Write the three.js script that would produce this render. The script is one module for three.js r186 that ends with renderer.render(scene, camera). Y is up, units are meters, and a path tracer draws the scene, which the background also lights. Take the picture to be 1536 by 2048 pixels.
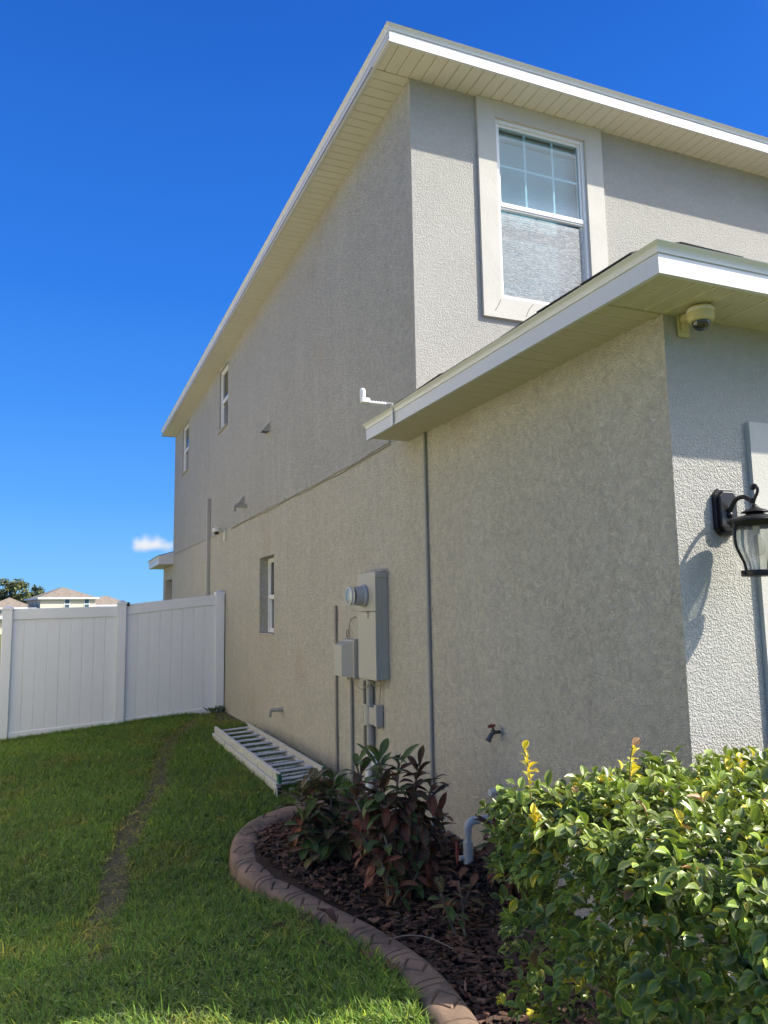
import * as THREE from 'three';
import { RoundedBoxGeometry } from 'three/addons/geometries/RoundedBoxGeometry.js';
import { mergeGeometries } from 'three/addons/utils/BufferGeometryUtils.js';

// ---------------------------------------------------------------- camera, sky, sun, exposure
const scene = new THREE.Scene();
const D2R = Math.PI / 180;
const camera = new THREE.PerspectiveCamera(2 * Math.atan(1024 / 1538) / D2R, 0.75, 0.05, 900);
camera.position.set(-2.35, 1.42, 0);
camera.rotation.order = 'YXZ';
camera.rotation.set(7.44 * D2R, -22.93 * D2R, -0.95 * D2R);
const renderer = new THREE.WebGLRenderer();
renderer.toneMapping = THREE.LinearToneMapping;
renderer.toneMappingExposure = 2.0;
renderer.shadowMap.enabled = true;

const SUN = new THREE.Vector3(0.93, 1, 0.525).normalize();
const sun = new THREE.DirectionalLight(new THREE.Color().setRGB(1, 0.93, 0.8), 4.2);
sun.name = 'sun';
sun.position.copy(SUN).multiplyScalar(40);
sun.castShadow = true;
sun.shadow.radius = 1;
sun.shadow.mapSize.set(4096, 4096);
Object.assign(sun.shadow.camera, { left: -22, right: 22, top: 22, bottom: -22, near: 1, far: 90 });
scene.add(sun, sun.target);

// ---------------------------------------------------------------- helpers: random, noise, textures
let seedState = 12345;
const rnd = () => { seedState = (seedState + 0x6d2b79f5) | 0; let t = Math.imul(seedState ^ (seedState >>> 15), 1 | seedState); t = (t + Math.imul(t ^ (t >>> 7), 61 | t)) ^ t; return ((t ^ (t >>> 14)) >>> 0) / 4294967296; };
const rr = (a, b) => a + (b - a) * rnd();
const reseed = (s) => { seedState = s; };
const clamp = (x, a = 0, b = 1) => Math.min(b, Math.max(a, x));
const sstep = (a, b, x) => { const t = clamp((x - a) / (b - a)); return t * t * (3 - 2 * t); };
const lerp = (a, b, t) => a + (b - a) * t;
const hash = (x, y, s) => { let h = Math.imul(x | 0, 374761393) + Math.imul(y | 0, 668265263) + Math.imul(s | 0, 974711); h = Math.imul(h ^ (h >>> 13), 1274126177); return ((h ^ (h >>> 16)) >>> 0) / 4294967296; };
// value noise with period px, py (0: none)
function vnoise(x, y, px = 0, py = 0, s = 0) {
  const x0 = Math.floor(x), y0 = Math.floor(y), fx = x - x0, fy = y - y0, u = fx * fx * (3 - 2 * fx), v = fy * fy * (3 - 2 * fy);
  const m = (a, p) => (p ? ((a % p) + p) % p : a);
  const a = hash(m(x0, px), m(y0, py), s), b = hash(m(x0 + 1, px), m(y0, py), s), c = hash(m(x0, px), m(y0 + 1, py), s), d = hash(m(x0 + 1, px), m(y0 + 1, py), s);
  return lerp(lerp(a, b, u), lerp(c, d, u), v);
}
function fbm(x, y, p, oct, s = 0, py = p) { let r = 0, a = 0.5, n = 0; for (let i = 0; i < oct; i++) { r += a * vnoise(x, y, p, py, s + i * 17); n += a; a *= 0.5; x *= 2; y *= 2; p *= 2; py *= 2; } return r / n; }
function tex(w, h, f, srgb, rep = [1, 1], wrap = THREE.RepeatWrapping) {
  const d = new Uint8Array(w * h * 4);
  for (let y = 0; y < h; y++) for (let x = 0; x < w; x++) {
    const c = f((x + 0.5) / w, (y + 0.5) / h), o = (y * w + x) * 4;
    if (typeof c === 'number') { d[o] = d[o + 1] = d[o + 2] = clamp(c) * 255; d[o + 3] = 255; }
    else for (let k = 0; k < 4; k++) d[o + k] = k === 3 ? clamp(c[3] ?? 1) * 255 : clamp(srgb ? (c[k] <= 0.0031308 ? c[k] * 12.92 : 1.055 * Math.pow(c[k], 1 / 2.4) - 0.055) : c[k]) * 255;
  }
  const t = new THREE.DataTexture(d, w, h, THREE.RGBAFormat);
  t.magFilter = THREE.LinearFilter; t.minFilter = THREE.LinearMipmapLinearFilter; t.generateMipmaps = true;
  t.wrapS = t.wrapT = wrap; t.repeat.set(...rep);
  if (srgb) t.colorSpace = THREE.SRGBColorSpace;
  t.needsUpdate = true;
  return t;
}
const again = (t, rep) => { const c = t.clone(); c.repeat.set(...rep); c.needsUpdate = true; return c; };
const C = (r, g, b) => new THREE.Color().setRGB(r, g, b);
const std = (o) => new THREE.MeshStandardMaterial({ roughness: 0.8, ...o });
const phy = (o) => new THREE.MeshPhysicalMaterial({ roughness: 0.8, ...o });

// the sky: deep blue away from the sun, paler low down, a white sun glow widened as fill, clouds
{
  const W = 2048, H = 1024, d = new Float32Array(W * H * 4), E = renderer.toneMappingExposure;
  const stops = [[-90, 0.26, 0.27, 0.22], [-1, 0.26, 0.42, 0.6], [0, 0.27, 0.6, 0.98], [3, 0.21, 0.55, 1.0], [8.3, 0.112, 0.41, 1.0], [15, 0.062, 0.3, 0.94], [23, 0.034, 0.216, 0.83], [40, 0.018, 0.132, 0.6], [60, 0.015, 0.11, 0.52], [90, 0.014, 0.1, 0.49]];
  const cloud = (e, az, ce, ca, he, ha, s) => {
    let da = az - ca; if (da > 180) da -= 360; if (da < -180) da += 360;
    const u = da / ha, v = (e - ce) / he, r = Math.sqrt(u * u + (v < 0 ? v * v * 3.2 : v * v));
    return clamp(1.55 * (1.02 - r) + 2.1 * (fbm(u * 2.6 + 9, v * 1.9 + 3, 0, 5, s) - 0.5));
  };
  for (let row = 0; row < H; row++) {
    const up = ((row + 0.5) / H - 0.5) * Math.PI, e = up / D2R, y = Math.sin(up);
    let k = 0; while (k < stops.length - 2 && e > stops[k + 1][0]) k++;
    const t = clamp((e - stops[k][0]) / (stops[k + 1][0] - stops[k][0])), base = [1, 2, 3].map((c) => lerp(stops[k][c], stops[k + 1][c], t));
    for (let col = 0; col < W; col++) {
      const round = ((col + 0.5) / W - 0.5) * 2 * Math.PI, x = Math.cos(round) * Math.cos(up), z = Math.sin(round) * Math.cos(up);
      const az = Math.atan2(x, -z) / D2R, cs = x * SUN.x + y * SUN.y + z * SUN.z, g = Math.acos(clamp(cs, -1, 1)) / D2R;
      const ray = e > -1 ? 1 + 0.35 * cs * cs : 1, fillGlow = e > -1 ? 2.4 * Math.exp(-g / 10) * sstep(55, 40, g) + 6.3 * Math.pow(Math.max(0, 1 - g / 51), 1.6) : 0;
      let c = base.map((b, i) => b * ray + fillGlow * [1, 0.97, 0.9][i]);
      if (e > 0 && e < 70) {
        let a = cloud(e, az, 5.0, 6.1, 0.8, 1.45, 5);          // the one small cloud low beside the house
        let wisp = 0;
        if (az > 100 || az < -100) for (const [ce, ca, he, ha, s] of [[30, 142, 5, 11, 11], [24, 122, 4, 10, 23], [40, 165, 6, 12, 31], [18, -150, 5, 14, 41], [14, 175, 5, 16, 51], [36, -140, 6, 13, 61], [22, -112, 5, 12, 71], [46, -165, 5, 12, 81], [12, 140, 4, 12, 91]]) wisp = Math.max(wisp, 0.8 * cloud(e, az, ce, ca, he, ha, s));  // unseen clouds added behind the camera: white fill, and wisps for the window reflection
        if (e > 36 && e < 46) wisp = Math.max(wisp, 0.16 * cloud(e, az, 41.5, -0.5, 1.6, 3.5, 61));
        const lum = 0.86 + 0.2 * clamp((e - 4.6) / 1.6);
        a = Math.max(a * 0.94, wisp);
        c = c.map((b, i) => lerp(b, lum * [0.97, 0.98, 1.0][i], a));
      }
      for (let i = 0; i < 3; i++) d[(row * W + col) * 4 + i] = c[i] / E;
      d[(row * W + col) * 4 + 3] = 1;
    }
  }
  const t = new THREE.DataTexture(d, W, H, THREE.RGBAFormat, THREE.FloatType);
  t.mapping = THREE.EquirectangularReflectionMapping; t.magFilter = THREE.LinearFilter; t.needsUpdate = true;
  scene.background = t; scene.environment = t;
}

// ---------------------------------------------------------------- helpers: objects and geometry
const used = new Map();
function numbered(n) { const k = used.get(n) ?? 0; used.set(n, k + 1); return k ? `${n}_${String(k).padStart(3, '0')}` : n; }
function tag(o, label, category, group, kind) { if (label) o.userData.label = label; if (category) o.userData.category = category; if (group) o.userData.group = group; if (kind) o.userData.kind = kind; return o; }
function clean(g) { g = g.index ? g.toNonIndexed() : g; for (const k of Object.keys(g.attributes)) if (!['position', 'normal', 'uv', 'color'].includes(k)) g.deleteAttribute(k); if (!g.attributes.uv) g.setAttribute('uv', new THREE.BufferAttribute(new Float32Array(g.attributes.position.count * 2), 2)); return g; }
function merge(list) { list = [].concat(list).map(clean); return list.length === 1 ? list[0] : mergeGeometries(list); }
function part(name, geos, mat, parent, label) {
  const m = new THREE.Mesh(Array.isArray(geos) ? merge(geos) : geos, mat);
  m.name = parent === scene ? numbered(name) : name; m.castShadow = m.receiveShadow = true;
  if (label) m.userData.label = label;
  parent.add(m); return m;
}
function thing(name, label, category, pos = [0, 0, 0], group) {
  const o = new THREE.Group(); o.name = numbered(name); o.position.set(...pos); scene.add(o);
  return tag(o, label, category, group);
}
function struct(name, geos, mat, label) { return tag(part(name, geos, mat, scene), label, null, null, 'structure'); }
const bx = (w, h, d, x = 0, y = 0, z = 0, r = 0.003) => (r ? new RoundedBoxGeometry(w, h, d, 1, Math.min(r, w / 2.1, h / 2.1, d / 2.1)) : new THREE.BoxGeometry(w, h, d)).translate(x, y, z);
const span = (x0, x1, y0, y1, z0, z1, r) => bx(x1 - x0, y1 - y0, z1 - z0, (x0 + x1) / 2, (y0 + y1) / 2, (z0 + z1) / 2, r);
const V = (x, y, z) => new THREE.Vector3(x, y, z);
const tube = (pts, r, n = 8, seg = 0, tension = 0.5) => new THREE.TubeGeometry(new THREE.CatmullRomCurve3(pts.map((p) => V(...p)), false, 'catmullrom', tension), seg || (pts.length - 1) * 6, r, n, false);
const cyl = (r0, r1, h, x, y, z, n = 20, axis = 'y') => { const g = new THREE.CylinderGeometry(r1, r0, h, n); if (axis === 'x') g.rotateZ(Math.PI / 2); if (axis === 'z') g.rotateX(Math.PI / 2); return g.translate(x, y, z); };
const lathe = (pts, n = 28) => new THREE.LatheGeometry(pts.map((p) => new THREE.Vector2(...p)), n);
// texture coordinates in metres from the way a face points
function metres(g) {
  g = clean(g); const p = g.attributes.position, n = g.attributes.normal, uv = g.attributes.uv;
  for (let i = 0; i < p.count; i++) { const a = Math.abs(n.getX(i)), b = Math.abs(n.getY(i)), c = Math.abs(n.getZ(i)); if (a >= b && a >= c) uv.setXY(i, -p.getZ(i), p.getY(i)); else if (b >= c) uv.setXY(i, p.getX(i), p.getZ(i)); else uv.setXY(i, p.getX(i), p.getY(i)); }
  return g;
}
// a slab from a flat outline with holes, thick along the third axis; axis 'x': outline in (z, y), from x0 to x1; axis 'z': outline in (x, y)
function slab(axis, outline, holes, a0, a1) {
  const s = new THREE.Shape(outline.map((p) => new THREE.Vector2(...p)));
  for (const [u0, u1, v0, v1] of holes) s.holes.push(new THREE.Path([[u0, v0], [u0, v1], [u1, v1], [u1, v0]].map((p) => new THREE.Vector2(...p))));
  const g = clean(new THREE.ExtrudeGeometry(s, { depth: 1, bevelEnabled: false })), p = g.attributes.position;
  for (let i = 0; i < p.count; i++) { const u = p.getX(i), v = p.getY(i), w = lerp(a0, a1, p.getZ(i)); if (axis === 'x') p.setXYZ(i, w, v, u); else p.setXYZ(i, u, v, w); }
  // keep faces turned outwards
  const flip = axis === 'x' ? a1 > a0 : a1 < a0;
  if (flip) for (let i = 0; i < p.count; i += 3) for (const k of ['getX', 'getY', 'getZ']) { const set = k.replace('get', 'set'), t = p[k](i + 1); p[set](i + 1, p[k](i + 2)); p[set](i + 2, t); }
  g.computeVertexNormals();
  return metres(g);
}
// a moulding: profile (outward, up) swept along a level path with mitred corners; left of the path is outward
function moulding(path, profile, y0, closed) {
  const dirs = [], pos = [], n = path.length;
  for (let i = 0; i < n - 1; i++) { const dx = path[i + 1][0] - path[i][0], dz = path[i + 1][1] - path[i][1], l = Math.hypot(dx, dz); dirs.push([dx / l, dz / l]); }
  const norm = (d) => [d[1], -d[0]];
  const off = path.map((_, i) => { const a = norm(dirs[Math.max(0, i - 1)]), b = norm(dirs[Math.min(n - 2, i)]), s = [a[0] + b[0], a[1] + b[1]], k = 2 / (s[0] * s[0] + s[1] * s[1]); return [s[0] * k, s[1] * k]; });
  const at = (i, j) => [path[i][0] + off[i][0] * profile[j][0], y0 + profile[j][1], path[i][1] + off[i][1] * profile[j][0]];
  const m = profile.length;
  for (let i = 0; i < n - 1; i++) for (let j = 0; j < m; j++) { const k = (j + 1) % m, a = at(i, j), b = at(i + 1, j), c = at(i + 1, k), e = at(i, k); pos.push(...a, ...c, ...b, ...a, ...e, ...c); }
  const cap = THREE.ShapeUtils.triangulateShape(profile.map((p) => new THREE.Vector2(...p)), []);
  for (const [i, f] of [[0, 0], [n - 1, 1]]) for (const t of cap) { const v = t.map((j) => at(i, j)); pos.push(...(f ? [...v[0], ...v[2], ...v[1]] : [...v[0], ...v[1], ...v[2]])); }
  const g = new THREE.BufferGeometry(); g.setAttribute('position', new THREE.BufferAttribute(new Float32Array(pos), 3)); g.computeVertexNormals();
  return metres(g);
}
function quads(list) { // list of quads or triangles of points
  const pos = []; for (const q of list) { pos.push(...q[0], ...q[1], ...q[2]); if (q[3]) pos.push(...q[0], ...q[2], ...q[3]); }
  const g = new THREE.BufferGeometry(); g.setAttribute('position', new THREE.BufferAttribute(new Float32Array(pos), 3)); g.computeVertexNormals(); return clean(g);
}
// a leaf lying along +z from its stalk: grid of rows with a folded middle and a bent tip
function leafGeo(len, wid, { rows = 6, fold = 0.25, bend = 0.3, wave = 0, peak = 1.1, tipp = 0.8, edge = null, mid = null, phase = 0 } = {}) {
  const pos = [], uv = [], col = [], idx = [];
  for (let i = 0; i <= rows; i++) {
    const t = i / rows, w = wid * 0.5 * Math.pow(Math.sin(Math.PI * Math.pow(clamp(t, 0.0, 1), peak)), tipp) * (t < 0.999 ? 1 : 0) + (i === 0 ? wid * 0.04 : 0);
    const ang = bend * t * 1.4, zz = len * (bend ? Math.sin(ang) / (bend * 1.4) : t), yy = -len * (bend ? (1 - Math.cos(ang)) / (bend * 1.4) : 0);
    for (const s of [-1, -0.5, 0, 0.5, 1]) {
      const k = Math.abs(s);
      pos.push(s * w, yy + fold * w * k * k * 1.2 + wave * Math.sin(t * 9 + s * 2 + phase) * k * wid * 0.3, zz); uv.push((s + 1) / 2, t);
      if (edge) { const e = k > 0.9 ? 1 : k < 0.1 ? 0.35 : 0, c = edge && mid ? mid.map((m, q) => lerp(m, edge[q], e)) : mid; col.push(...c); }
    }
  }
  for (let i = 0; i < rows; i++) for (let j = 0; j < 4; j++) { const a = i * 5 + j; idx.push(a, a + 5, a + 1, a + 1, a + 5, a + 6); }
  const g = new THREE.BufferGeometry(); g.setAttribute('position', new THREE.Float32BufferAttribute(pos, 3)); g.setAttribute('uv', new THREE.Float32BufferAttribute(uv, 2));
  if (edge) g.setAttribute('color', new THREE.Float32BufferAttribute(col, 3));
  g.setIndex(idx); g.computeVertexNormals(); return g;
}
const M4 = (pos, dir, upv, sc = 1) => { // matrix turning +z to dir with +y near upv
  const z = dir.clone().normalize(), x = V(0, 0, 0).crossVectors(upv, z); if (x.lengthSq() < 1e-6) x.set(1, 0, 0); x.normalize(); const y = V(0, 0, 0).crossVectors(z, x);
  return new THREE.Matrix4().makeBasis(x.multiplyScalar(sc), y.multiplyScalar(sc), z.multiplyScalar(sc)).setPosition(pos);
};
function instanced(name, geo, mat, mats, cols, parent) {
  const m = new THREE.InstancedMesh(geo, mat, mats.length); m.name = parent === scene ? numbered(name) : name; m.castShadow = m.receiveShadow = true;
  mats.forEach((x, i) => { m.setMatrixAt(i, x); if (cols) m.setColorAt(i, cols[i]); }); parent.add(m); m.userData.kind = 'stuff'; return m;
}

// ---------------------------------------------------------------- materials
const stuccoH = (() => { // sprayed and knocked-down stucco: thousands of small overlapping dabs with flattened tops, 1 m, repeating
  const N = 1024, h = new Float32Array(N * N); reseed(71);
  for (let k = 0; k < 15500; k++) {
    const cx = rnd() * N, cy = rnd() * N, a = rr(3.2, 8.5), b = a * rr(0.45, 0.9), th = rr(0, 3.14), top = rr(0.35, 1), co = Math.cos(th), si = Math.sin(th), R = Math.ceil(a * 1.25), ph = rr(0, 6.28);
    for (let y = -R; y <= R; y++) for (let x = -R; x <= R; x++) {
      const u = (x * co + y * si) / a, v = (-x * si + y * co) / b, q = Math.sqrt(u * u + v * v) * (1 + 0.18 * Math.sin(3 * Math.atan2(v, u) + ph)); if (q > 1) continue;
      const i = (((Math.floor(cy) + y) % N + N) % N) * N + (((Math.floor(cx) + x) % N + N) % N), z = top * Math.min(1, 2.2 * (1 - q)); if (z > h[i]) h[i] = z;
    }
  }
  return tex(N, N, (u, v) => { const x = Math.floor(u * N), y = Math.floor(v * N); return 0.08 + 0.72 * h[y * N + x] + 0.2 * fbm(u * 90, v * 90, 90, 2, 7) * (1 - 0.5 * h[y * N + x]); }, false);
})();
const bodyRGB = [0.435, 0.422, 0.382];
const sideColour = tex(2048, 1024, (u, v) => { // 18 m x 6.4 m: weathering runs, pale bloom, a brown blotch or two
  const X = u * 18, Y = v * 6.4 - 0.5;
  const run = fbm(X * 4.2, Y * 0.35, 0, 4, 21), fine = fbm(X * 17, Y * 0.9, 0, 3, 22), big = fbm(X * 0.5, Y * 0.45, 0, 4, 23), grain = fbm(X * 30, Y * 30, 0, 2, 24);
  const low = 1 - sstep(2.7, 2.74, Y + 0.02 * (fine - 0.5));  // one paint; upper stretch toned greyer, soffit shade put into the colour
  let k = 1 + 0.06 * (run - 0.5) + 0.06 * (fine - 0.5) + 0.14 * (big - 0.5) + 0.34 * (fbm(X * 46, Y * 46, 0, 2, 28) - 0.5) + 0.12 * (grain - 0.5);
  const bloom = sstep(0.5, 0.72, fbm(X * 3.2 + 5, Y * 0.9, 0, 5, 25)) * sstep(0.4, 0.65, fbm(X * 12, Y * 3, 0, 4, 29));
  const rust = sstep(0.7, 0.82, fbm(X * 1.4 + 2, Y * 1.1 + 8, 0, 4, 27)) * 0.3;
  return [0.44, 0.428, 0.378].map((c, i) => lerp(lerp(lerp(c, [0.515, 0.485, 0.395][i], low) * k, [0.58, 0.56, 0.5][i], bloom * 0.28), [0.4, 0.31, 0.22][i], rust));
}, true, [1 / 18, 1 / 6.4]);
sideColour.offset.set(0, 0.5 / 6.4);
const bodyColour = tex(512, 512, (u, v) => { const k = 1 + 0.12 * (fbm(u * 6, v * 6, 6, 5, 31) - 0.5) + 0.08 * (vnoise(u * 140, v * 140, 140, 140, 32) - 0.5); return bodyRGB.map((c) => c * k); }, true, [1 / 3, 1 / 3]);
const smoothH = tex(512, 512, (u, v) => 0.5 * fbm(u * 24, v * 24, 24, 4, 41) + 0.5 * vnoise(u * 120, v * 120, 120, 120, 42), false);
const trimColour = tex(512, 512, (u, v) => { const k = 1 + 0.14 * (fbm(u * 7, v * 7, 7, 5, 43) - 0.5); return [0.555 * k, 0.535 * k, 0.48 * k]; }, true, [1, 1]);
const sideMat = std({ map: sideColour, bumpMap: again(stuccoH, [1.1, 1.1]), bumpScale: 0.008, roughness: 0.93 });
const bodyMat = std({ map: bodyColour, bumpMap: again(stuccoH, [1.2, 1.2]), bumpScale: 0.005, roughness: 0.92 });
const trimMat = std({ map: trimColour, bumpMap: again(smoothH, [1.4, 1.4]), bumpScale: 0.0012, roughness: 0.88 });
const whiteMetal = std({ color: C(0.67, 0.68, 0.69), roughness: 0.42 });
const dripMetal = std({ color: C(0.76, 0.765, 0.745), roughness: 0.4 });
const soffitMat = std({ color: C(0.68, 0.65, 0.54), roughness: 0.6 });
const ventH = tex(128, 128, (u, v) => { const t = (((v * 8 + (u - 0.5) * 5) % 1) + 1) % 1, f = Math.abs(t - 0.5) * 2; return 1 - (1 - sstep(0.3, 0.5, f)) * sstep(0.12, 0.16, u) * (1 - sstep(0.84, 0.88, u)); }, false, [1 / 0.1013, 1 / 0.064]);
ventH.offset.set(0.5, 0);
const soffitVent = std({ color: C(0.68, 0.635, 0.48), roughness: 0.6, bumpMap: ventH, bumpScale: 0.004 });
const jointMat = std({ color: C(0.16, 0.13, 0.08), roughness: 0.9 });
const shingle = (() => { const m = tex(512, 512, (u, v) => { const row = Math.floor(v * 8), t = hash(Math.floor(u * 6 + (row % 2) * 0.5) % 6, row, 5), k = 0.75 + 0.4 * t + 0.5 * (vnoise(u * 160, v * 160, 160, 160, 51) - 0.5); return [0.2 * k, 0.165 * k, 0.13 * k]; }, true, [0.5, 0.5]); return std({ map: m, roughness: 0.95 }); })();
const darkShingle = std({ color: C(0.035, 0.032, 0.03), roughness: 0.95 });
const vinyl = std({ color: C(0.8, 0.81, 0.8), roughness: 0.38 });
const room = std({ color: C(0.09, 0.085, 0.08), roughness: 1 });
const glassMat = phy({ color: C(0.72, 0.86, 0.9), transmission: 1, thickness: 0, roughness: 0.02, ior: 1.75, specularIntensity: 1 });
const grayMetal = std({ color: C(0.44, 0.425, 0.365), roughness: 0.55, bumpMap: again(smoothH, [3, 3]), bumpScale: 0.0003 });
const blackMetal = std({ color: C(0.018, 0.018, 0.02), roughness: 0.38, metalness: 0.3 });
const pvcGray = std({ color: C(0.27, 0.27, 0.25), roughness: 0.6 });
const wallPaint = std({ color: C(0.42, 0.395, 0.335), roughness: 0.8 });
const pvcWhite = std({ color: C(0.72, 0.71, 0.65), roughness: 0.45 });

// ---------------------------------------------------------------- the lie of the land
const EDGE = [[-0.35, -5.7], [-0.55, -5.735], [-0.72, -5.745], [-0.9, -5.7], [-1.06, -5.54], [-1.17, -5.26], [-1.184, -4.9], [-1.11, -4.57], [-1.026, -4.258], [-0.927, -3.896], [-0.865, -3.588], [-0.84, -3.304], [-0.849, -3.067], [-0.88, -2.83], [-0.95, -2.55], [-1.05, -2.2], [-1.12, -1.8], [-1.2, -1.2], [-1.25, -0.4]];
const edgeCurve = new THREE.CatmullRomCurve3(EDGE.map((p) => V(p[0], 0, p[1])), false, 'centripetal');
const edgePts = edgeCurve.getSpacedPoints(240);
function edgeDist(x, z) { // signed distance to the edging line: positive on the bed's side
  let best = 1e9, sg = 1;
  for (let i = 0; i < 240; i += 1) { const a = edgePts[i], b = edgePts[i + 1], dx = b.x - a.x, dz = b.z - a.z, t = clamp(((x - a.x) * dx + (z - a.z) * dz) / (dx * dx + dz * dz)), px = x - a.x - dx * t, pz = z - a.z - dz * t, q = px * px + pz * pz; if (q < best) { best = q; sg = dx * pz - dz * px; } }
  return Math.sign(-sg) * Math.sqrt(best);
}
const lawnY0 = (x, z) => -0.02 + 0.08 * clamp(x, -3.4, 0) - 0.19 * sstep(-7, -3.5, z) * sstep(0, 1, -x) - 0.1 * sstep(-3.4, -7, x);
const kerbY = lawnY0, lawnY = (x, z) => lawnY0(x, z) + 0.14 * sstep(-5.2, -3.9, z);
const bedY = (x, z) => { const near = sstep(-5.2, -3.2, z), d = clamp(edgeDist(x, z) / 0.9); return lerp(lerp(-0.1, -0.2, near), 0.0 - 0.1 * sstep(-4.2, -2.5, z), d) ; };
const inBed = (x, z) => x < 0.9 && z > -5.76 && z < 0 && edgeDist(x, z) > 0 && (x < 0 || z > -2.44);
const PATH = [[-0.5, -11.3], [-0.85, -10.4], [-1.087, -9.738], [-1.299, -8.583], [-1.464, -7.455], [-1.679, -6.771], [-1.848, -6.053], [-1.959, -5.6], [-1.952, -5.238], [-2.035, -5.007], [-2.12, -4.7], [-2.1, -4.2]];
function bare(x, z) { // how bare the worn track and the soil by the fence are, 0 to 1
  let best = 9; for (let i = 0; i < PATH.length - 1; i++) { const [ax, az] = PATH[i], [bx_, bz] = PATH[i + 1], dx = bx_ - ax, dz = bz - az, t = clamp(((x - ax) * dx + (z - az) * dz) / (dx * dx + dz * dz)); best = Math.min(best, Math.hypot(x - ax - dx * t, z - az - dz * t)); }
  const w = lerp(0.1, 0.075, sstep(-6.5, -5, z)) * (0.2 + 1.5 * fbm(x * 5 + 7, z * 3.4, 0, 4, 71)), k = 1 - sstep(w * 0.5, w * 1.5, best);
  const weak = z > -4.9 ? 0.6 : 0.95;
  const soil = sstep(-0.75, -0.1, x + 0.35 * (fbm(x * 3, z * 3, 0, 3, 73) - 0.5)) * sstep(-9.9, -10.8, z);
  const edge = clamp(1 - Math.abs(edgeDist(x, z)) / 0.22) * (z < -4.4 ? 0.9 : 0.35) * sstep(0.35, 0.6, fbm(x * 5, z * 5, 0, 3, 77));
  return clamp(Math.max(k * weak, soil, edge));
}
{
  const g = new THREE.PlaneGeometry(1, 1, 400, 520).rotateX(-Math.PI / 2), p = g.attributes.position, uv = g.attributes.uv;
  const warp = (t) => Math.sign(t) * (Math.pow(Math.abs(t), 5) * 380 + Math.abs(t) * 22);
  for (let i = 0; i < p.count; i++) { const x = warp(p.getX(i) * 2 * 0.999 + 0.06) - 3, z = warp(p.getZ(i) * 2 + 0.0) - 4.5; p.setXYZ(i, x, lawnY(x, z) + ((x > 0.02 && z < -2.5 && z > -20) || (x < 1.2 && x > -1.4 && z > -5.8 && z < 0 && edgeDist(x, z) > -0.07) ? -0.16 : 0), z); uv.setXY(i, x, z); }
  g.computeVertexNormals();
  const col = tex(1024, 1024, (u, v) => { const f = fbm(u * 40, v * 40, 40, 4, 61), s = fbm(u * 7, v * 7, 7, 4, 62), k = 0.55 + 0.9 * f; const a = [0.1, 0.125, 0.03], b = [0.14, 0.12, 0.055]; return a.map((c, i) => lerp(c, b[i], sstep(0.45, 0.75, s)) * k); }, true, [1 / 3, 1 / 3]);
  struct('ground', [g], std({ map: col, roughness: 1, bumpMap: again(smoothH, [2, 2]), bumpScale: 0.01 }));
  // the bare soil of the worn track, the strip by the fence and the rim of the bed
  const soilTex = tex(512, 512, (u, v) => { const k = 0.6 + 0.8 * fbm(u * 30, v * 30, 30, 4, 65); return [0.125 * k, 0.115 * k, 0.072 * k]; }, true, [1.4, 1.4]);
  const sg = new THREE.PlaneGeometry(3.4, 9.6, 136, 384).rotateX(-Math.PI / 2).translate(-1.7, 0, -7.1), sp = sg.attributes.position, su = sg.attributes.uv, keep = [], ix = sg.index.array, mk = [];
  for (let i = 0; i < sp.count; i++) { const x = sp.getX(i), z = sp.getZ(i), b = bare(x, z) + 0.35 * (fbm(x * 9, z * 9, 0, 3, 66) - 0.5); mk.push(b > 0.66 && !inBed(x, z)); sp.setY(i, lawnY(x, z) + 0.004 + 0.012 * fbm(x * 12, z * 12, 0, 3, 67)); su.setXY(i, x, z); }
  for (let i = 0; i < ix.length; i += 3) if (mk[ix[i]] || mk[ix[i + 1]] || mk[ix[i + 2]]) keep.push(ix[i], ix[i + 1], ix[i + 2]);
  sg.setIndex(keep); sg.computeVertexNormals();
  struct('soil_path', [sg], std({ map: soilTex, roughness: 1, bumpMap: again(smoothH, [5, 5]), bumpScale: 0.012 }));
}

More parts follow.
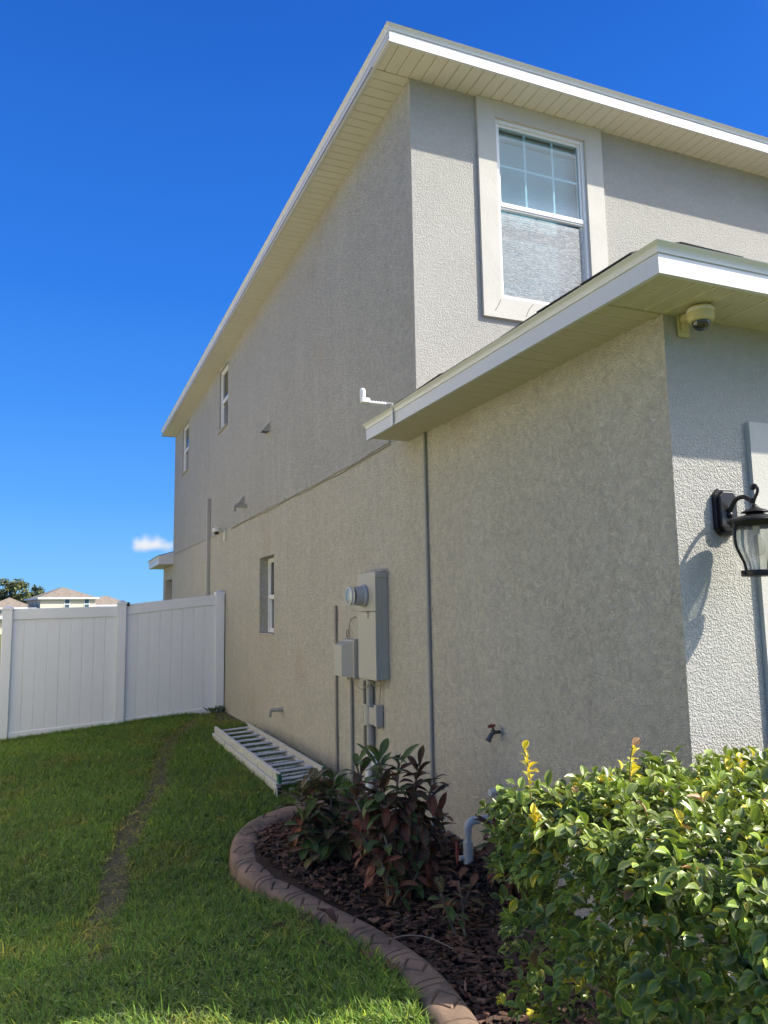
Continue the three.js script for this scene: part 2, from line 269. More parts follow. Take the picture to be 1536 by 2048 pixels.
// ---------------------------------------------------------------- the house
const house = thing('house', 'two storey beige stucco house with cream soffits, white eaves and a garage wing', 'house');
const GZ = -2.446, UZ = -4.9115, BZ = -17.78, SG = 2.673, SU = 5.497;   // garage front, upper front, back, garage soffit, upper soffit
{
  const side = slab('x', [[GZ, -0.35], [GZ, SG + 0.09], [UZ, SG + 0.09], [UZ, SU + 0.09], [BZ, SU + 0.09], [BZ, SG], [-19.45, SG], [-19.45, -0.35]],
    [[-12.47, -11.79, 4.4, 5.42], [-16.6, -15.78, 4.4, 5.42], [-9.65, -8.94, 1.19, 2.13], [-19.05, -17.9, 0.05, 2.25]], 0, 0.2);
  const p = side.attributes.position; for (let i = 0; i < p.count; i++) if (p.getX(i) > 0.1 && p.getZ(i) > GZ - 0.01) p.setZ(i, GZ - 0.2); else if (p.getX(i) > 0.1 && Math.abs(p.getZ(i) - UZ) < 0.01 && p.getY(i) > SG - 1) p.setZ(i, UZ - 0.2);
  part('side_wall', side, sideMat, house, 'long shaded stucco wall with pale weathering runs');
  const gf = slab('z', [[0, -0.35], [0, SG + 0.09], [6.2, SG + 0.09], [6.2, -0.35]], [[0.58, 5.6, -0.3, 2.08]], GZ, GZ - 0.2), gp = gf.attributes.position;
  for (let i = 0; i < gp.count; i++) if (gp.getX(i) < 0.01 && gp.getZ(i) < GZ - 0.1) gp.setX(i, 0.2);
  part('garage_front_wall', gf, bodyMat, house, 'sunlit stucco wall beside the garage door');
  const uf = slab('z', [[0, SG - 0.1], [0, SU + 0.09], [9.5, SU + 0.09], [9.5, SG - 0.1]], [[0.742, 1.622, 3.828, 5.354]], UZ, UZ - 0.2), up = uf.attributes.position;
  for (let i = 0; i < up.count; i++) if (up.getX(i) < 0.01 && up.getZ(i) < UZ - 0.1) up.setX(i, 0.2);
  part('upper_front_wall', uf, bodyMat, house, 'sunlit upper stucco wall under the front eave');
  part('back_wall', metres(span(0.2, 9.5, -0.35, SU + 0.09, BZ, BZ + 0.2, 0)), bodyMat, house);
  part('far_wall', [metres(span(9.3, 9.5, -0.35, SU + 0.08, BZ + 0.2, UZ - 0.2, 0)), metres(span(6, 6.2, -0.35, SG + 0.08, UZ, GZ - 0.2, 0))], bodyMat, house);
  part('floor', [span(0.2, 9.3, -0.3, -0.02, BZ + 0.2, UZ, 0), span(0.2, 6, -0.3, -0.03, UZ, GZ - 0.2, 0), span(0.2, 9.3, 2.75, 2.95, BZ + 0.2, UZ - 0.2, 0), span(0.2, 9.3, 5.52, 5.57, BZ + 0.2, UZ - 0.2, 0)], room, house);
  part('inner_wall', [span(0.25, 3, 2.95, 5.5, -6.9, -6.8, 0), span(2.9, 3, 2.95, 5.5, -6.8, -5.12, 0), span(1.3, 1.4, 2.95, 5.5, -17.5, -7, 0), span(1.3, 1.4, 0, 2.7, -17.5, -6, 0), span(0.2, 1.3, -0.05, 2.7, -19.4, -19.3, 0)], room, house);
  // raised bands round the upper window and the garage door
  const band = (x0, x1, y0, y1, i0, i1, j0, j1, zf) => slab('z', [[x0, y0], [x0, y1], [x1, y1], [x1, y0]], [[i0, i1, j0, j1]], zf + 0.024, zf - 0.01);
  part('window_trim', band(0.578, 1.793, 3.664, SU - 0.002, 0.744, 1.62, 3.83, 5.352, UZ), trimMat, house, 'cream stucco band round the upper front window');
  const crack = std({ color: C(0.1, 0.09, 0.075), roughness: 1 });
  for (const q of [[[0.73, 3.81], [0.7, 3.75], [0.675, 3.715]], [[1.03, 3.815], [0.985, 3.76], [0.955, 3.7]]]) part('trim_crack', tube(q.map(([a, b]) => [a, b, UZ + 0.024]), 0.0022, 4), crack, house);
  part('garage_trim', slab('z', [[0.429, -0.3], [0.429, 2.229], [5.76, 2.229], [5.76, -0.3], [5.6, -0.3], [5.6, 2.08], [0.585, 2.08], [0.585, -0.3]], [], GZ + 0.022, GZ - 0.01), trimMat, house, 'cream stucco band round the garage door');
  const gd = part('garage_door', [span(0.56, 5.62, -0.29, 2.1, GZ - 0.16, GZ - 0.12, 0)], whiteMetal, house);
  for (let i = 0; i < 4; i++) for (let k = 0; k < 8; k++) part('door_panel', bx(0.52, 0.4, 0.02, 0.9 + k * 0.63, -0.02 + i * 0.56, GZ - 0.115, 0.008), whiteMetal, gd);
}
// soffits: one 10 cm board after another, with a vee between them
function board(len, w, mat) { // lies in x (width) and z (length), lower face at y = 0
  const a = w / 2 - 0.0005, b = w / 2 - 0.0065, y = 0.009, h = len / 2, lo = (s) => [s * b, 0], P = (x, yy, z) => [x, yy, z];
  return metres(quads([[P(-b, 0, -h), P(b, 0, -h), P(b, 0, h), P(-b, 0, h)], [P(-a, y, -h), P(-b, 0, -h), P(-b, 0, h), P(-a, y, h)], [P(b, 0, -h), P(a, y, -h), P(a, y, h), P(b, 0, h)], [P(-a, y, -h), P(a, y, -h), P(b, 0, -h), P(-b, 0, -h)], [P(-b, 0, h), P(b, 0, h), P(a, y, h), P(-a, y, h)]]));
}
const W4 = 0.1013;
{
  const run = (name, mat, len, n, place, turn) => { const g = board(len, W4, mat); for (let i = 0; i < n; i++) { const m = part(name, g, mat, house); m.position.set(...place(i)); if (turn) m.rotation.y = Math.PI / 2; m.position.y += rr(-0.0008, 0.0008); } };
  const oS = 0.3, oF = 0.305;
  run('soffit_board', soffitMat, oF, 42, (i) => [-0.258 + i * W4, SU, UZ + oF / 2], false);
  run('soffit_board', soffitMat, oS, 127, (i) => [-oS / 2, SU, UZ - 0.055 - i * W4], true);
  run('vented_soffit_board', soffitVent, 0.322, 36, (i) => [-0.258 + i * W4, SG, GZ + 0.161], false);
  run('vented_soffit_board', soffitVent, 0.312, 26, (i) => [-0.156, SG, GZ - 0.052 - i * W4], true);
  // the dark boarding above them
  part('soffit_backing', [span(-0.3, 9.8, SU + 0.012, SU + 0.03, UZ, UZ + 0.3, 0), span(-0.3, -0.001, SU + 0.012, SU + 0.03, BZ - 0.1, UZ, 0), span(-0.31, 6.4, SG + 0.012, SG + 0.03, GZ, GZ + 0.32, 0), span(-0.31, -0.001, SG + 0.012, SG + 0.03, -5.11, GZ, 0), span(-0.31, 0.0, SG + 0.012, SG + 0.03, -19.7, BZ, 0)], jointMat, house);
  const chan = std({ color: C(0.5, 0.45, 0.32), roughness: 0.6 });
  part('soffit_channel', [span(-0.312, -0.002, SG - 0.003, SG + 0.008, GZ - 0.012, GZ - 0.001, 0), span(-0.302, -0.002, SU - 0.003, SU + 0.008, UZ - 0.008, UZ - 0.001, 0)], chan, house);
  part('wing_soffit', span(-0.31, -0.001, SG - 0.1, SG - 0.088, -19.7, BZ, 0), soffitMat, house);
  const fas = [[0, 0], [0, 0.076], [-0.003, 0.078], [-0.003, 0.082], [-0.03, 0.082], [-0.03, 0.01], [-0.02, 0]];
  const drip = [[-0.004, 0.0825], [0.004, 0.0825], [0.005, 0.088], [0.007, 0.095], [0.012, 0.104], [0.02, 0.111], [0.026, 0.115], [0.028, 0.118], [0.022, 0.12], [-0.05, 0.12], [-0.05, 0.0825]];
  const upper = [[9.8, UZ + 0.306], [-0.298, UZ + 0.306], [-0.298, BZ - 0.02]], lower = [[6.4, GZ + 0.326], [-0.317, GZ + 0.326], [-0.317, -5.113]];
  part('rake_board', slab('z', [[-0.345, SG + 0.07], [-0.001, SG + 0.07], [-0.001, SG + 0.17]], [], BZ + 0.105, BZ + 0.02), whiteMetal, house);
  const wing = [[-0.001, BZ + 0.1], [-0.32, BZ + 0.1], [-0.32, -19.72], [3, -19.72]];
  part('fascia', moulding(upper, fas.map(([a, b]) => [a, b * 1.06]), SU - 0.004), whiteMetal, house, 'white fascia of the upper eave');
  part('drip_edge', moulding(upper, drip.map(([a, b]) => [a, b * 1.06]), SU - 0.004), dripMetal, house);
  part('fascia', moulding(lower, fas.map(([a, b]) => [a, b * 0.98]), SG - 0.006), whiteMetal, house, 'white fascia of the garage eave');
  part('drip_edge', moulding(lower, drip.map(([a, b]) => [a, b * 0.98]), SG - 0.006), dripMetal, house);
  part('fascia', moulding(wing, fas.map(([a, b]) => [a, b * 1.5]), SG - 0.105), whiteMetal, house, 'white fascia of the rear wing');
  part('drip_edge', moulding(wing, drip.map(([a, b]) => [a, b * 1.5]), SG - 0.105), dripMetal, house);
  // roofs: hipped, dark shingles, an uneven first course
  const hip = (x0, x1, z0, z1, y, k) => { const h = (x1 - x0) / 2, yr = y + h * k, a = [x0, y, z0], b = [x1, y, z0], c = [x1, y, z1], e = [x0, y, z1], r0 = [x0 + h, yr, z0 - h], r1 = [x0 + h, yr, z1 + h]; return metres(quads([[a, b, r0], [b, c, r1, r0], [c, e, r1], [e, a, r0, r1], [a, e, c, b]])); };
  part('roof', hip(-0.32, 9.85, UZ + 0.325, BZ - 0.04, SU + 0.125, 0.42), shingle, house, 'hipped shingle roof of the main block');
  const yg = SG + 0.114, kx = 0.42, d = 2.78;
  part('roof', metres(quads([[[-0.33, yg, GZ + 0.34], [6.45, yg, GZ + 0.34], [6.45 - d, yg + d * kx, UZ + 0.01], [-0.362 + d + 0.05, yg + d * kx, UZ + 0.01]], [[-0.33, yg, GZ + 0.34], [-0.362 + d + 0.05, yg + d * kx, UZ + 0.01], [-0.002, yg + 0.36 * kx, UZ + 0.01], [-0.33, yg, UZ + 0.01]], [[-0.33, yg, UZ + 0.01], [-0.002, yg + 0.36 * kx, UZ + 0.01], [-0.002, yg + 0.36 * kx, -5.12], [-0.33, yg, -5.12]]])), shingle, house, 'shingle roof of the garage wing');
  part('roof', metres(quads([[[-0.36, SG + 0.078, BZ + 0.1], [-0.36, SG + 0.078, -19.76], [1.6, SG + 0.66, -19.76], [1.6, SG + 0.66, BZ + 0.1]]])), shingle, house, 'low roof of the rear wing');
  reseed(77);
  const tabs = [];
  for (let z = GZ + 0.2; z > -4.85; z -= 0.33) { const l = rr(-0.003, 0.002) + (rnd() < 0.2 ? 0.008 : 0); tabs.push(bx(0.12, 0.007, 0.322, 0, 0, 0, 0).rotateZ(0.36).rotateX(rr(-0.02, 0.02)).translate(-0.272, yg + 0.0295 + l, z - 0.165)); }
  for (let x = -0.2; x < 6.3; x += 0.33) { const l = rr(-0.003, 0.002) + (rnd() < 0.25 ? 0.008 : 0); tabs.push(bx(0.322, 0.007, 0.12, 0, 0, 0, 0).rotateX(0.36).rotateZ(rr(-0.03, 0.03)).translate(x + 0.165, yg + 0.033 + l, GZ + 0.268)); }
  for (let x = -0.2; x < 9; x += 0.33) { const l = rr(-0.003, 0.002) + (rnd() < 0.3 ? 0.006 : 0); tabs.push(bx(0.322, 0.007, 0.12, 0, 0, 0, 0).rotateX(0.36).rotateZ(rr(-0.02, 0.02)).translate(x + 0.165, SU + 0.157 + l, UZ + 0.254)); }
  tag(part('shingle_course', tabs, darkShingle, house), null, null, null, 'stuff');
}
// windows: frame as the part; sashes, panes, bars, blinds and screen below it. Built facing +z, then turned.
function windowAt(w, h, meet, pos, turn, { bars = true, slats = true, deep = 0.05, label, slat = 0.026, glass = glassMat }) {
  const f = 0.03, y1 = h / 2, x1 = w / 2, my = meet;
  const fr = part('window', [span(-x1, -x1 + f, -y1, y1, -0.05, 0.012, 0.003), span(x1 - f, x1, -y1, y1, -0.05, 0.012, 0.003), span(-x1 + f, x1 - f, y1 - f, y1, -0.05, 0.0115, 0.003), span(-x1 + f, x1 - f, -y1, -y1 + f, -0.05, 0.0115, 0.003)], vinyl, house, label);
  fr.position.set(...pos); fr.rotation.y = turn;
  const a = x1 - f, s = 0.022;
  part('meeting_rail', [span(-a, a, my - 0.016, my + 0.022, -0.03, 0.008, 0.004), span(-a, a, my - 0.03, my - 0.0165, -0.03, 0.001, 0.003)], vinyl, fr);
  part('sash', [span(-a, -a + s, my + 0.022, y1 - f, -0.045, -0.004, 0.003), span(a - s, a, my + 0.022, y1 - f, -0.045, -0.004, 0.003), span(-a + s, a - s, y1 - f - s, y1 - f, -0.045, -0.005, 0.003)], vinyl, fr);
  part('sash', [span(-a, -a + s, -y1 + f, my - 0.03, -0.048, -0.016, 0.003), span(a - s, a, -y1 + f, my - 0.03, -0.048, -0.016, 0.003), span(-a + s, a - s, -y1 + f, -y1 + f + s, -0.048, -0.0165, 0.003)], vinyl, fr);
  part('pane', span(-a + s - 0.004, a - s + 0.004, my + 0.018, y1 - f - s + 0.004, -0.019, -0.0155, 0), glass, fr);
  part('pane', span(-a + s - 0.004, a - s + 0.004, -y1 + f + s - 0.004, my - 0.026, -0.036, -0.0325, 0), glass, fr);
  if (bars) {
    const t = 0.009, yc = (my + y1 - f) / 2 + 0.005, z0 = -0.026, z1 = -0.021;
    for (const x of [-a / 3, a / 3]) part('muntin', span(x - t, x + t, my + 0.022, y1 - f - s, z0, z1, 0), vinyl, fr);
    for (const [u, v] of [[-a + s, -a / 3 - t], [-a / 3 + t, a / 3 - t], [a / 3 + t, a - s]]) part('muntin', span(u, v, yc - t, yc + t, z0, z1, 0), vinyl, fr);
  }
  if (slats) {
    const sm = std({ color: C(0.62, 0.64, 0.65), roughness: 0.6 }), bz = -0.1, g = bx(w - 0.05, 0.0018, slat * 0.92, 0, 0, 0, 0).rotateX(1.36);
    part('blind_rail', span(-x1 + 0.02, x1 - 0.02, y1 - 0.1, y1 - 0.05, bz - 0.03, bz + 0.03, 0.004), sm, fr);
    for (let y = y1 - 0.125; y > -y1 + 0.03; y -= slat * 0.8) { const m = part('blind_slat', g, sm, fr); m.position.set(0, y, bz); m.rotation.x = rr(-0.03, 0.03); }
  }
  return fr;
}
{
  reseed(5);
  const up = windowAt(0.876, 1.522, 0.03, [1.182, 4.591, UZ - 0.012], 0, { label: 'upper front window with white bars, blinds and an insect screen' });
  const mesh = tex(512, 512, (u, v) => { const k = 0.5 + 0.9 * (fbm(u * 34, v * 130, 34, 3, 81, 130) - 0.5) + 0.6 * (vnoise(u * 70, v * 256, 70, 256, 82) - 0.5) + 0.25 * (fbm(u * 3, v * 5, 3, 2, 85, 5) - 0.5); return [0.3 * k + 0.14, 0.31 * k + 0.14, 0.32 * k + 0.14, 1]; }, true);
  const op = tex(512, 512, (u, v) => 0.5 + 0.5 * (fbm(u * 30, v * 160, 30, 3, 83, 160) - 0.4), false);
  part('insect_screen', new THREE.PlaneGeometry(0.78, 0.71).translate(0.0, -0.385, -0.008), std({ map: mesh, alphaMap: op, transparent: true, roughness: 0.6, metalness: 0.2, side: THREE.DoubleSide }), up);
  const wall = -Math.PI / 2;
  const dim = phy({ color: C(0.42, 0.47, 0.47), transmission: 1, thickness: 0, roughness: 0.02, ior: 1.45 });
  windowAt(0.66, 1.0, -0.02, [0.035, 4.91, -12.13], wall, { bars: false, slats: false, glass: dim, label: 'side upstairs window nearer the front' });
  windowAt(0.8, 1.0, -0.02, [0.035, 4.91, -16.19], wall, { bars: false, slats: false, glass: dim, label: 'side upstairs window at the back' });
  windowAt(0.7, 0.93, -0.02, [0.12, 1.66, -9.295], wall, { bars: false, slats: false, glass: dim, label: 'narrow recessed ground floor window' });
  const sill = std({ color: C(0.44, 0.41, 0.35), roughness: 0.9 });
  part('window_sill', [span(-0.012, 0.11, 1.17, 1.192, -9.66, -8.93, 0.005), span(-0.03, 0.03, 4.375, 4.402, -12.49, -11.77, 0.005), span(-0.03, 0.03, 4.375, 4.402, -16.62, -15.76, 0.005)], sill, house);
}

// ---------------------------------------------------------------- the white fence at the end of the side yard
{
  const fence = thing('fence', 'white vinyl privacy fence of tall boards closing the side yard', 'fence', [-1.5, 0, -11.87]);
  const fx = 1.5, vin = std({ color: C(0.82, 0.835, 0.835), roughness: 0.42, map: tex(256, 512, (u, v) => { const s = sstep(0.72, 0.86, fbm(u * 60, v * 60, 60, 3, 91)) * 0.14, k = 1 + 0.05 * (fbm(u * 5, v * 5, 5, 4, 92) - 0.5); return [k - s * 0.5, k - s * 0.55, k - s * 0.7]; }, true, [1, 1]) });
  const post = (x0, x1, yb, yt) => {
    const p = part('fence_post', metres(span(x0 + fx, x1 + fx, yb - 0.3, yt - 0.05, -0.064, 0.064, 0.008)), vin, fence), w = (x1 - x0) / 2, cx = (x0 + x1) / 2 + fx;
    const cap = [bx(2 * w + 0.016, 0.03, 0.144, cx, yt - 0.045, 0, 0.004), new THREE.CylinderGeometry(0.012, (w + 0.004) * 1.414, 0.032, 4, 1).rotateY(Math.PI / 4).translate(cx, yt - 0.015, 0)];
    part('post_cap', cap, vin, p);
  };
  post(-3.047, -2.92, -0.25, 1.6); post(-1.56, -1.432, -0.17, 1.66); post(-0.143, -0.012, -0.1, 1.8);
  const section = (x0, x1, tb0, tb1, bb0, bb1, n) => { // racked rails and boards between two posts; tb top of the top rail, bb foot of the bottom rail
    const L = x1 - x0, rail = (h, y0, y1, t) => { const g = new RoundedBoxGeometry(L, h, t, 1, 0.006), p = g.attributes.position; for (let i = 0; i < p.count; i++) p.setY(i, p.getY(i) + lerp(y0, y1, p.getX(i) / L + 0.5)); g.computeVertexNormals(); return metres(g.translate((x0 + x1) / 2 + fx, 0, 0)); };
    part('top_rail', rail(0.15, tb0 - 0.075, tb1 - 0.075, 0.05), vin, fence);
    part('bottom_rail', rail(0.13, bb0 + 0.065, bb1 + 0.065, 0.05), vin, fence);
    const w = L / n;
    for (let i = 0; i < n; i++) {
      const u = (i + 0.5) / n, yb = lerp(bb0, bb1, u) + 0.11, yt = lerp(tb0, tb1, u) - 0.13, slope = (tb1 - tb0) / L;
      const g = new RoundedBoxGeometry(w - 0.0004, yt - yb, 0.022, 2, 0.0075), p = g.attributes.position;
      for (let k = 0; k < p.count; k++) p.setY(k, p.getY(k) + (yb + yt) / 2 + slope * p.getX(k));
      part('board', metres(g.translate(x0 + w * (i + 0.5) + fx, 0, rr(-0.0008, 0.0008))), vin, fence);
    }
  };
  section(-2.918, -1.562, 1.552, 1.575, -0.245, -0.17, 9);
  section(-1.43, -0.145, 1.598, 1.73, -0.16, -0.065, 8);
  part('hinge', [bx(0.03, 0.05, 0.03, -1.415 + fx, 1.6, 0.05, 0.005), cyl(0.008, 0.008, 0.06, -1.4 + fx, 1.6, 0.06, 8)], blackMetal, fence);
}

// ---------------------------------------------------------------- things on the long wall
{
  // electric meter cabinet
  const t = thing('meter_cabinet', 'tall gray electric meter cabinet with a round glass meter on the wall', 'electric meter', [0, 0.905, -5.68]);
  const x0 = -0.113, y0 = 0, h = 0.828, z0 = -0.188, z1 = 0.188;
  part('cabinet', [bx(0.095, h - 0.012, z1 - z0 - 0.01, -0.0485, h / 2, 0, 0.005)], grayMetal, t);
  part('cover', [bx(0.02, h * 0.63, z1 - z0, x0 + 0.01, h * 0.315 + 0.001, 0, 0.005)], grayMetal, t, 'lower cover of the cabinet');
  part('cover', [bx(0.02, h * 0.365 - 0.002, z1 - z0, x0 + 0.0103, h * 0.635 + h * 0.1825, 0, 0.005), bx(0.11, 0.05, z1 - z0 + 0.006, -0.0565, h - 0.022, 0, 0.006)], grayMetal, t, 'upper cover of the cabinet');
  part('flange', [bx(0.006, h - 0.06, 0.004, -0.072, h / 2 - 0.02, z1 - 0.003, 0.001), bx(0.05, 0.004, 0.3, -0.03, h + 0.008, 0, 0.001)], grayMetal, t);
  part('latch', [bx(0.03, 0.006, 0.05, x0 - 0.012, h * 0.628, 0.04, 0.002), bx(0.006, 0.05, 0.018, x0 - 0.004, h * 0.6, 0.035, 0.002)], grayMetal, t);
  part('emblem', [new THREE.TorusGeometry(0.026, 0.0016, 6, 28).translate(-0.05, 0.09, z1 - 0.005), new THREE.TorusGeometry(0.014, 0.0012, 6, 20).translate(-0.05, 0.09, z1 - 0.005)], grayMetal, t);
  const my = 0.647, mz = -0.03, g = (p) => lathe(p, 32).rotateZ(Math.PI / 2).translate(x0, my, mz);
  const meter = part('meter', g([[0.0, 0.0], [0.086, 0.0], [0.089, 0.004], [0.089, 0.018], [0.084, 0.024], [0.079, 0.024], [0.079, 0.028], [0.076, 0.03], [0.0745, 0.085], [0.073, 0.088], [0, 0.088]]), std({ color: C(0.42, 0.415, 0.4), roughness: 0.4 }), t);
  const dial = tex(256, 256, (u, v) => { const x = u - 0.5, y = v - 0.5, r = Math.hypot(x, y); if (r > 0.49) return [0.2, 0.2, 0.2]; if (Math.abs(x) < 0.17 && y > 0.02 && y < 0.14) return Math.abs(x) < 0.14 && y > 0.045 && y < 0.115 ? [0.16, 0.17, 0.13] : [0.3, 0.3, 0.26]; if (y < -0.12 && y > -0.3 && Math.abs(x) < 0.2 && Math.floor((x + 0.2) * 60) % 2 === 0 && y > -0.22) return [0.15, 0.15, 0.15]; if (y > 0.22 && y < 0.3 && Math.abs(x) < 0.15 && Math.floor(x * 70) % 3) return [0.3, 0.3, 0.3]; return [0.62, 0.62, 0.55]; }, true);
  part('dial', new THREE.CircleGeometry(0.064, 32).rotateY(-Math.PI / 2).translate(x0 - 0.105, my, mz), std({ map: dial, roughness: 0.6 }), meter);
  part('dome', g([[0.0735, 0.0885], [0.073, 0.128], [0.07, 0.134], [0.062, 0.137], [0, 0.137]]), phy({ color: C(0.95, 0.96, 0.95), transmission: 1, thickness: 0, roughness: 0.04, ior: 1.45 }), meter);
  part('rim', g([[0.0735, 0.12], [0.0765, 0.121], [0.077, 0.132], [0.072, 0.138], [0.066, 0.138], [0.066, 0.1345], [0.0735, 0.12]]), std({ color: C(0.6, 0.6, 0.56), roughness: 0.3 }), meter);
  // ragged paint and sealant along the top edge
  reseed(9); const blobs = []; for (let i = 0; i < 26; i++) blobs.push(new THREE.IcosahedronGeometry(rr(0.008, 0.018), 0).scale(0.4, 0.7, 1).translate(-0.004, h + rr(0.012, 0.03), -0.17 + i * 0.0135));
  part('sealant', blobs, wallPaint, t);

  // telephone box
  const b = thing('cable_box', 'smaller gray utility box with a sloping lid beside the meter cabinet', 'utility box', [0, 0.88, -6.29]);
  part('back_plate', [bx(0.035, 0.325, 0.315, -0.0185, 0.158, 0, 0.008)], std({ color: C(0.3, 0.3, 0.28), roughness: 0.6 }), b);
  const lid = new THREE.BoxGeometry(0.095, 0.3, 0.28, 1, 1, 1).translate(-0.084, 0.155, -0.005), lp = lid.attributes.position;
  for (let i = 0; i < lp.count; i++) if (lp.getX(i) < -0.1) { lp.setZ(i, lp.getZ(i) > 0 ? 0.075 : -0.11); lp.setY(i, lp.getY(i) > 0.15 ? 0.272 : 0.012); }
  lid.computeVertexNormals(); part('lid', lid, grayMetal, b);
  part('lid_rim', [bx(0.012, 0.315, 0.3, -0.042, 0.156, 0, 0.004)], grayMetal, b);
  part('screw', [cyl(0.01, 0.01, 0.012, -0.06, -0.012, 0.03, 10)], std({ color: C(0.3, 0.26, 0.2), roughness: 0.5, metalness: 0.6 }), b);
  tag(part('loose_wire', [tube([[-0.03, 1.2, -6.3], [-0.03, 1.3, -6.3], [-0.025, 1.36, -6.27], [-0.01, 1.385, -6.22], [0.005, 1.38, -6.2]], 0.005, 6)], std({ color: C(0.36, 0.31, 0.24) }), scene), 'thin tan wire bending into the wall above the utility box', 'wire');
  tag(part('loose_wire', [tube([[-0.02, 1.2, -6.38], [-0.022, 1.26, -6.39], [-0.015, 1.275, -6.37], [-0.02, 1.24, -6.35], [-0.025, 1.205, -6.36]], 0.004, 6)], std({ color: C(0.22, 0.18, 0.13) }), scene), 'short hooked wire end on top of the utility box', 'wire');

  // conduits
  const pipe = (name, label, cat, z, r, yb, yt, mat, rings = []) => {
    const t2 = thing(name, label, cat, [-r - 0.004, yb, z]); part('pipe', cyl(r, r, yt - yb, 0, (yt - yb) / 2, 0, 14), mat, t2);
    for (const y of rings) part('clip', [cyl(r + 0.004, r + 0.004, 0.014, 0, y - yb, 0, 14), bx(0.006, 0.016, 0.03, r - 0.001, y - yb, r + 0.012, 0.001)], mat, t2);
    return t2;
  };
  const cd = pipe('conduit', 'thin gray conduit rising from the bed to the garage soffit', 'conduit', -4.77, 0.0125, -0.05, SG - 0.002, std({ color: C(0.37, 0.36, 0.31), roughness: 0.6 }), [1.435, 0.35]);
  part('coupling', cyl(0.0155, 0.0155, 0.05, 0, 1.49, 0, 14), wallPaint, cd);
  pipe('conduit', 'thin gray pipe standing left of the utility box, ending bare above it', 'conduit', -6.69, 0.0125, -0.1, 1.49, std({ color: C(0.34, 0.3, 0.25), roughness: 0.7 }), [1.36, 0.32]);
  pipe('conduit', 'gray conduit coming down from under the utility box', 'conduit', -6.29, 0.0135, -0.1, 0.885, pvcGray);
  pipe('conduit', 'slim brownish conduit between utility box and thick meter pipe', 'conduit', -5.985, 0.0135, 0.3, 0.87, std({ color: C(0.25, 0.22, 0.19), roughness: 0.7 }), [0.66]);
  pipe('service_pipe', 'thick gray pipe running down from the meter cabinet', 'conduit', -5.825, 0.03, -0.1, 0.91, std({ color: C(0.37, 0.365, 0.33), roughness: 0.6 }));
  const gb = thing('ground_block', 'small gray junction block clamped round the thick meter pipe', 'junction box', [-0.035, 0.54, -5.76]);
  part('clamp', [cyl(0.048, 0.048, 0.16, -0.004, 0.08, -0.065, 18), cyl(0.052, 0.052, 0.01, -0.004, 0.152, -0.065, 18), cyl(0.052, 0.052, 0.01, -0.004, 0.008, -0.065, 18)], std({ color: C(0.46, 0.44, 0.36), roughness: 0.6 }), gb);
  part('box', [bx(0.055, 0.13, 0.1, 0.0, 0.078, 0.03, 0.005)], grayMetal, gb);
  part('box_cover', [bx(0.062, 0.165, 0.055, -0.0, 0.088, 0.112, 0.006), cyl(0.014, 0.014, 0.016, 0, -0.002, 0.11, 10)], grayMetal, gb);
  tag(part('ground_wire', [tube([[-0.02, 0.905, -5.63], [-0.02, 0.85, -5.635], [-0.025, 0.78, -5.64], [-0.03, 0.7, -5.645]], 0.006, 6)], std({ color: C(0.4, 0.36, 0.28), roughness: 0.6 }), scene), 'thin wire dropping from the meter cabinet to the junction block', 'wire');
  tag(part('drooping_wire', [tube([[-0.05, 0.885, -6.2], [-0.05, 0.835, -6.12], [-0.045, 0.8, -6.0], [-0.06, 0.815, -5.9], [-0.07, 0.85, -5.78], [-0.05, 0.895, -5.68]], 0.004, 6), tube([[-0.05, 0.89, -5.72], [-0.06, 0.862, -5.68], [-0.05, 0.855, -5.62], [-0.04, 0.88, -5.57], [-0.05, 0.9, -5.6]], 0.004, 6)], std({ color: C(0.35, 0.31, 0.2), roughness: 0.6 }), scene), 'tangled olive wire drooping between the utility box and meter cabinet', 'wire');
  // white condensate trap behind the croton
  const wp = thing('white_drain', 'bright white hooked drain pipe behind the large croton', 'pipe', [-0.07, -0.1, -5.78]);
  part('pipe', [tube([[0, 0, 0], [0, 0.34, 0], [0.0, 0.41, 0.02], [0.0, 0.43, 0.07], [0, 0.41, 0.12], [0, 0.34, 0.13]], 0.026, 12)], std({ color: C(0.82, 0.82, 0.8), roughness: 0.35 }), wp);
  part('collar', [cyl(0.032, 0.032, 0.05, 0, 0.33, 0, 16), cyl(0.032, 0.032, 0.04, 0, 0.2, 0, 16)], std({ color: C(0.82, 0.82, 0.8), roughness: 0.35 }), wp);

  // wall vents, stub pipes, trunking, cable run, far camera
  const vent = (y, z, label) => {
    const v = thing('wall_vent', label, 'vent', [0, y, z], 'hooded wall vents');
    const w = 0.06, P = [[0, 0.14], [-0.085, 0.03], [-0.085, 0.012], [0, 0.012]];
    const q = (s) => P.map(([x, yy]) => [x, yy, s]), a = q(-w), b = q(w);
    part('hood', [quads([[a[0], a[1], a[2]], [a[0], a[2], a[3]], [b[0], b[2], b[1]], [b[0], b[3], b[2]], [a[0], b[0], b[1], a[1]], [a[1], b[1], b[2], a[2]]])], wallPaint, v);
    part('flange', [bx(0.006, 0.155, 0.14, -0.003, 0.075, 0, 0.002)], wallPaint, v);
    part('flap', [bx(0.07, 0.006, 2 * w - 0.01, -0.06, 0.016, 0, 0.001)], blackMetal, v);
  };
  vent(3.66, -9.2, 'beige hooded wall vent, the upper one with a dark flap'); vent(2.945, -10.62, 'beige hooded wall vent, the lower one above a stub pipe');
  const stub = (y, z, l, label) => { const s = thing('stub_pipe', label, 'pipe', [0, y, z]); part('pipe', tube([[0.02, 0, 0], [-l * 0.8, 0.0, 0], [-l * 0.97, -0.012, 0], [-l, -0.05, 0], [-l, -0.075, 0]], 0.022, 10), wallPaint, s); part('collar', cyl(0.03, 0.03, 0.012, -0.007, 0, 0, 14, 'x'), wallPaint, s); };
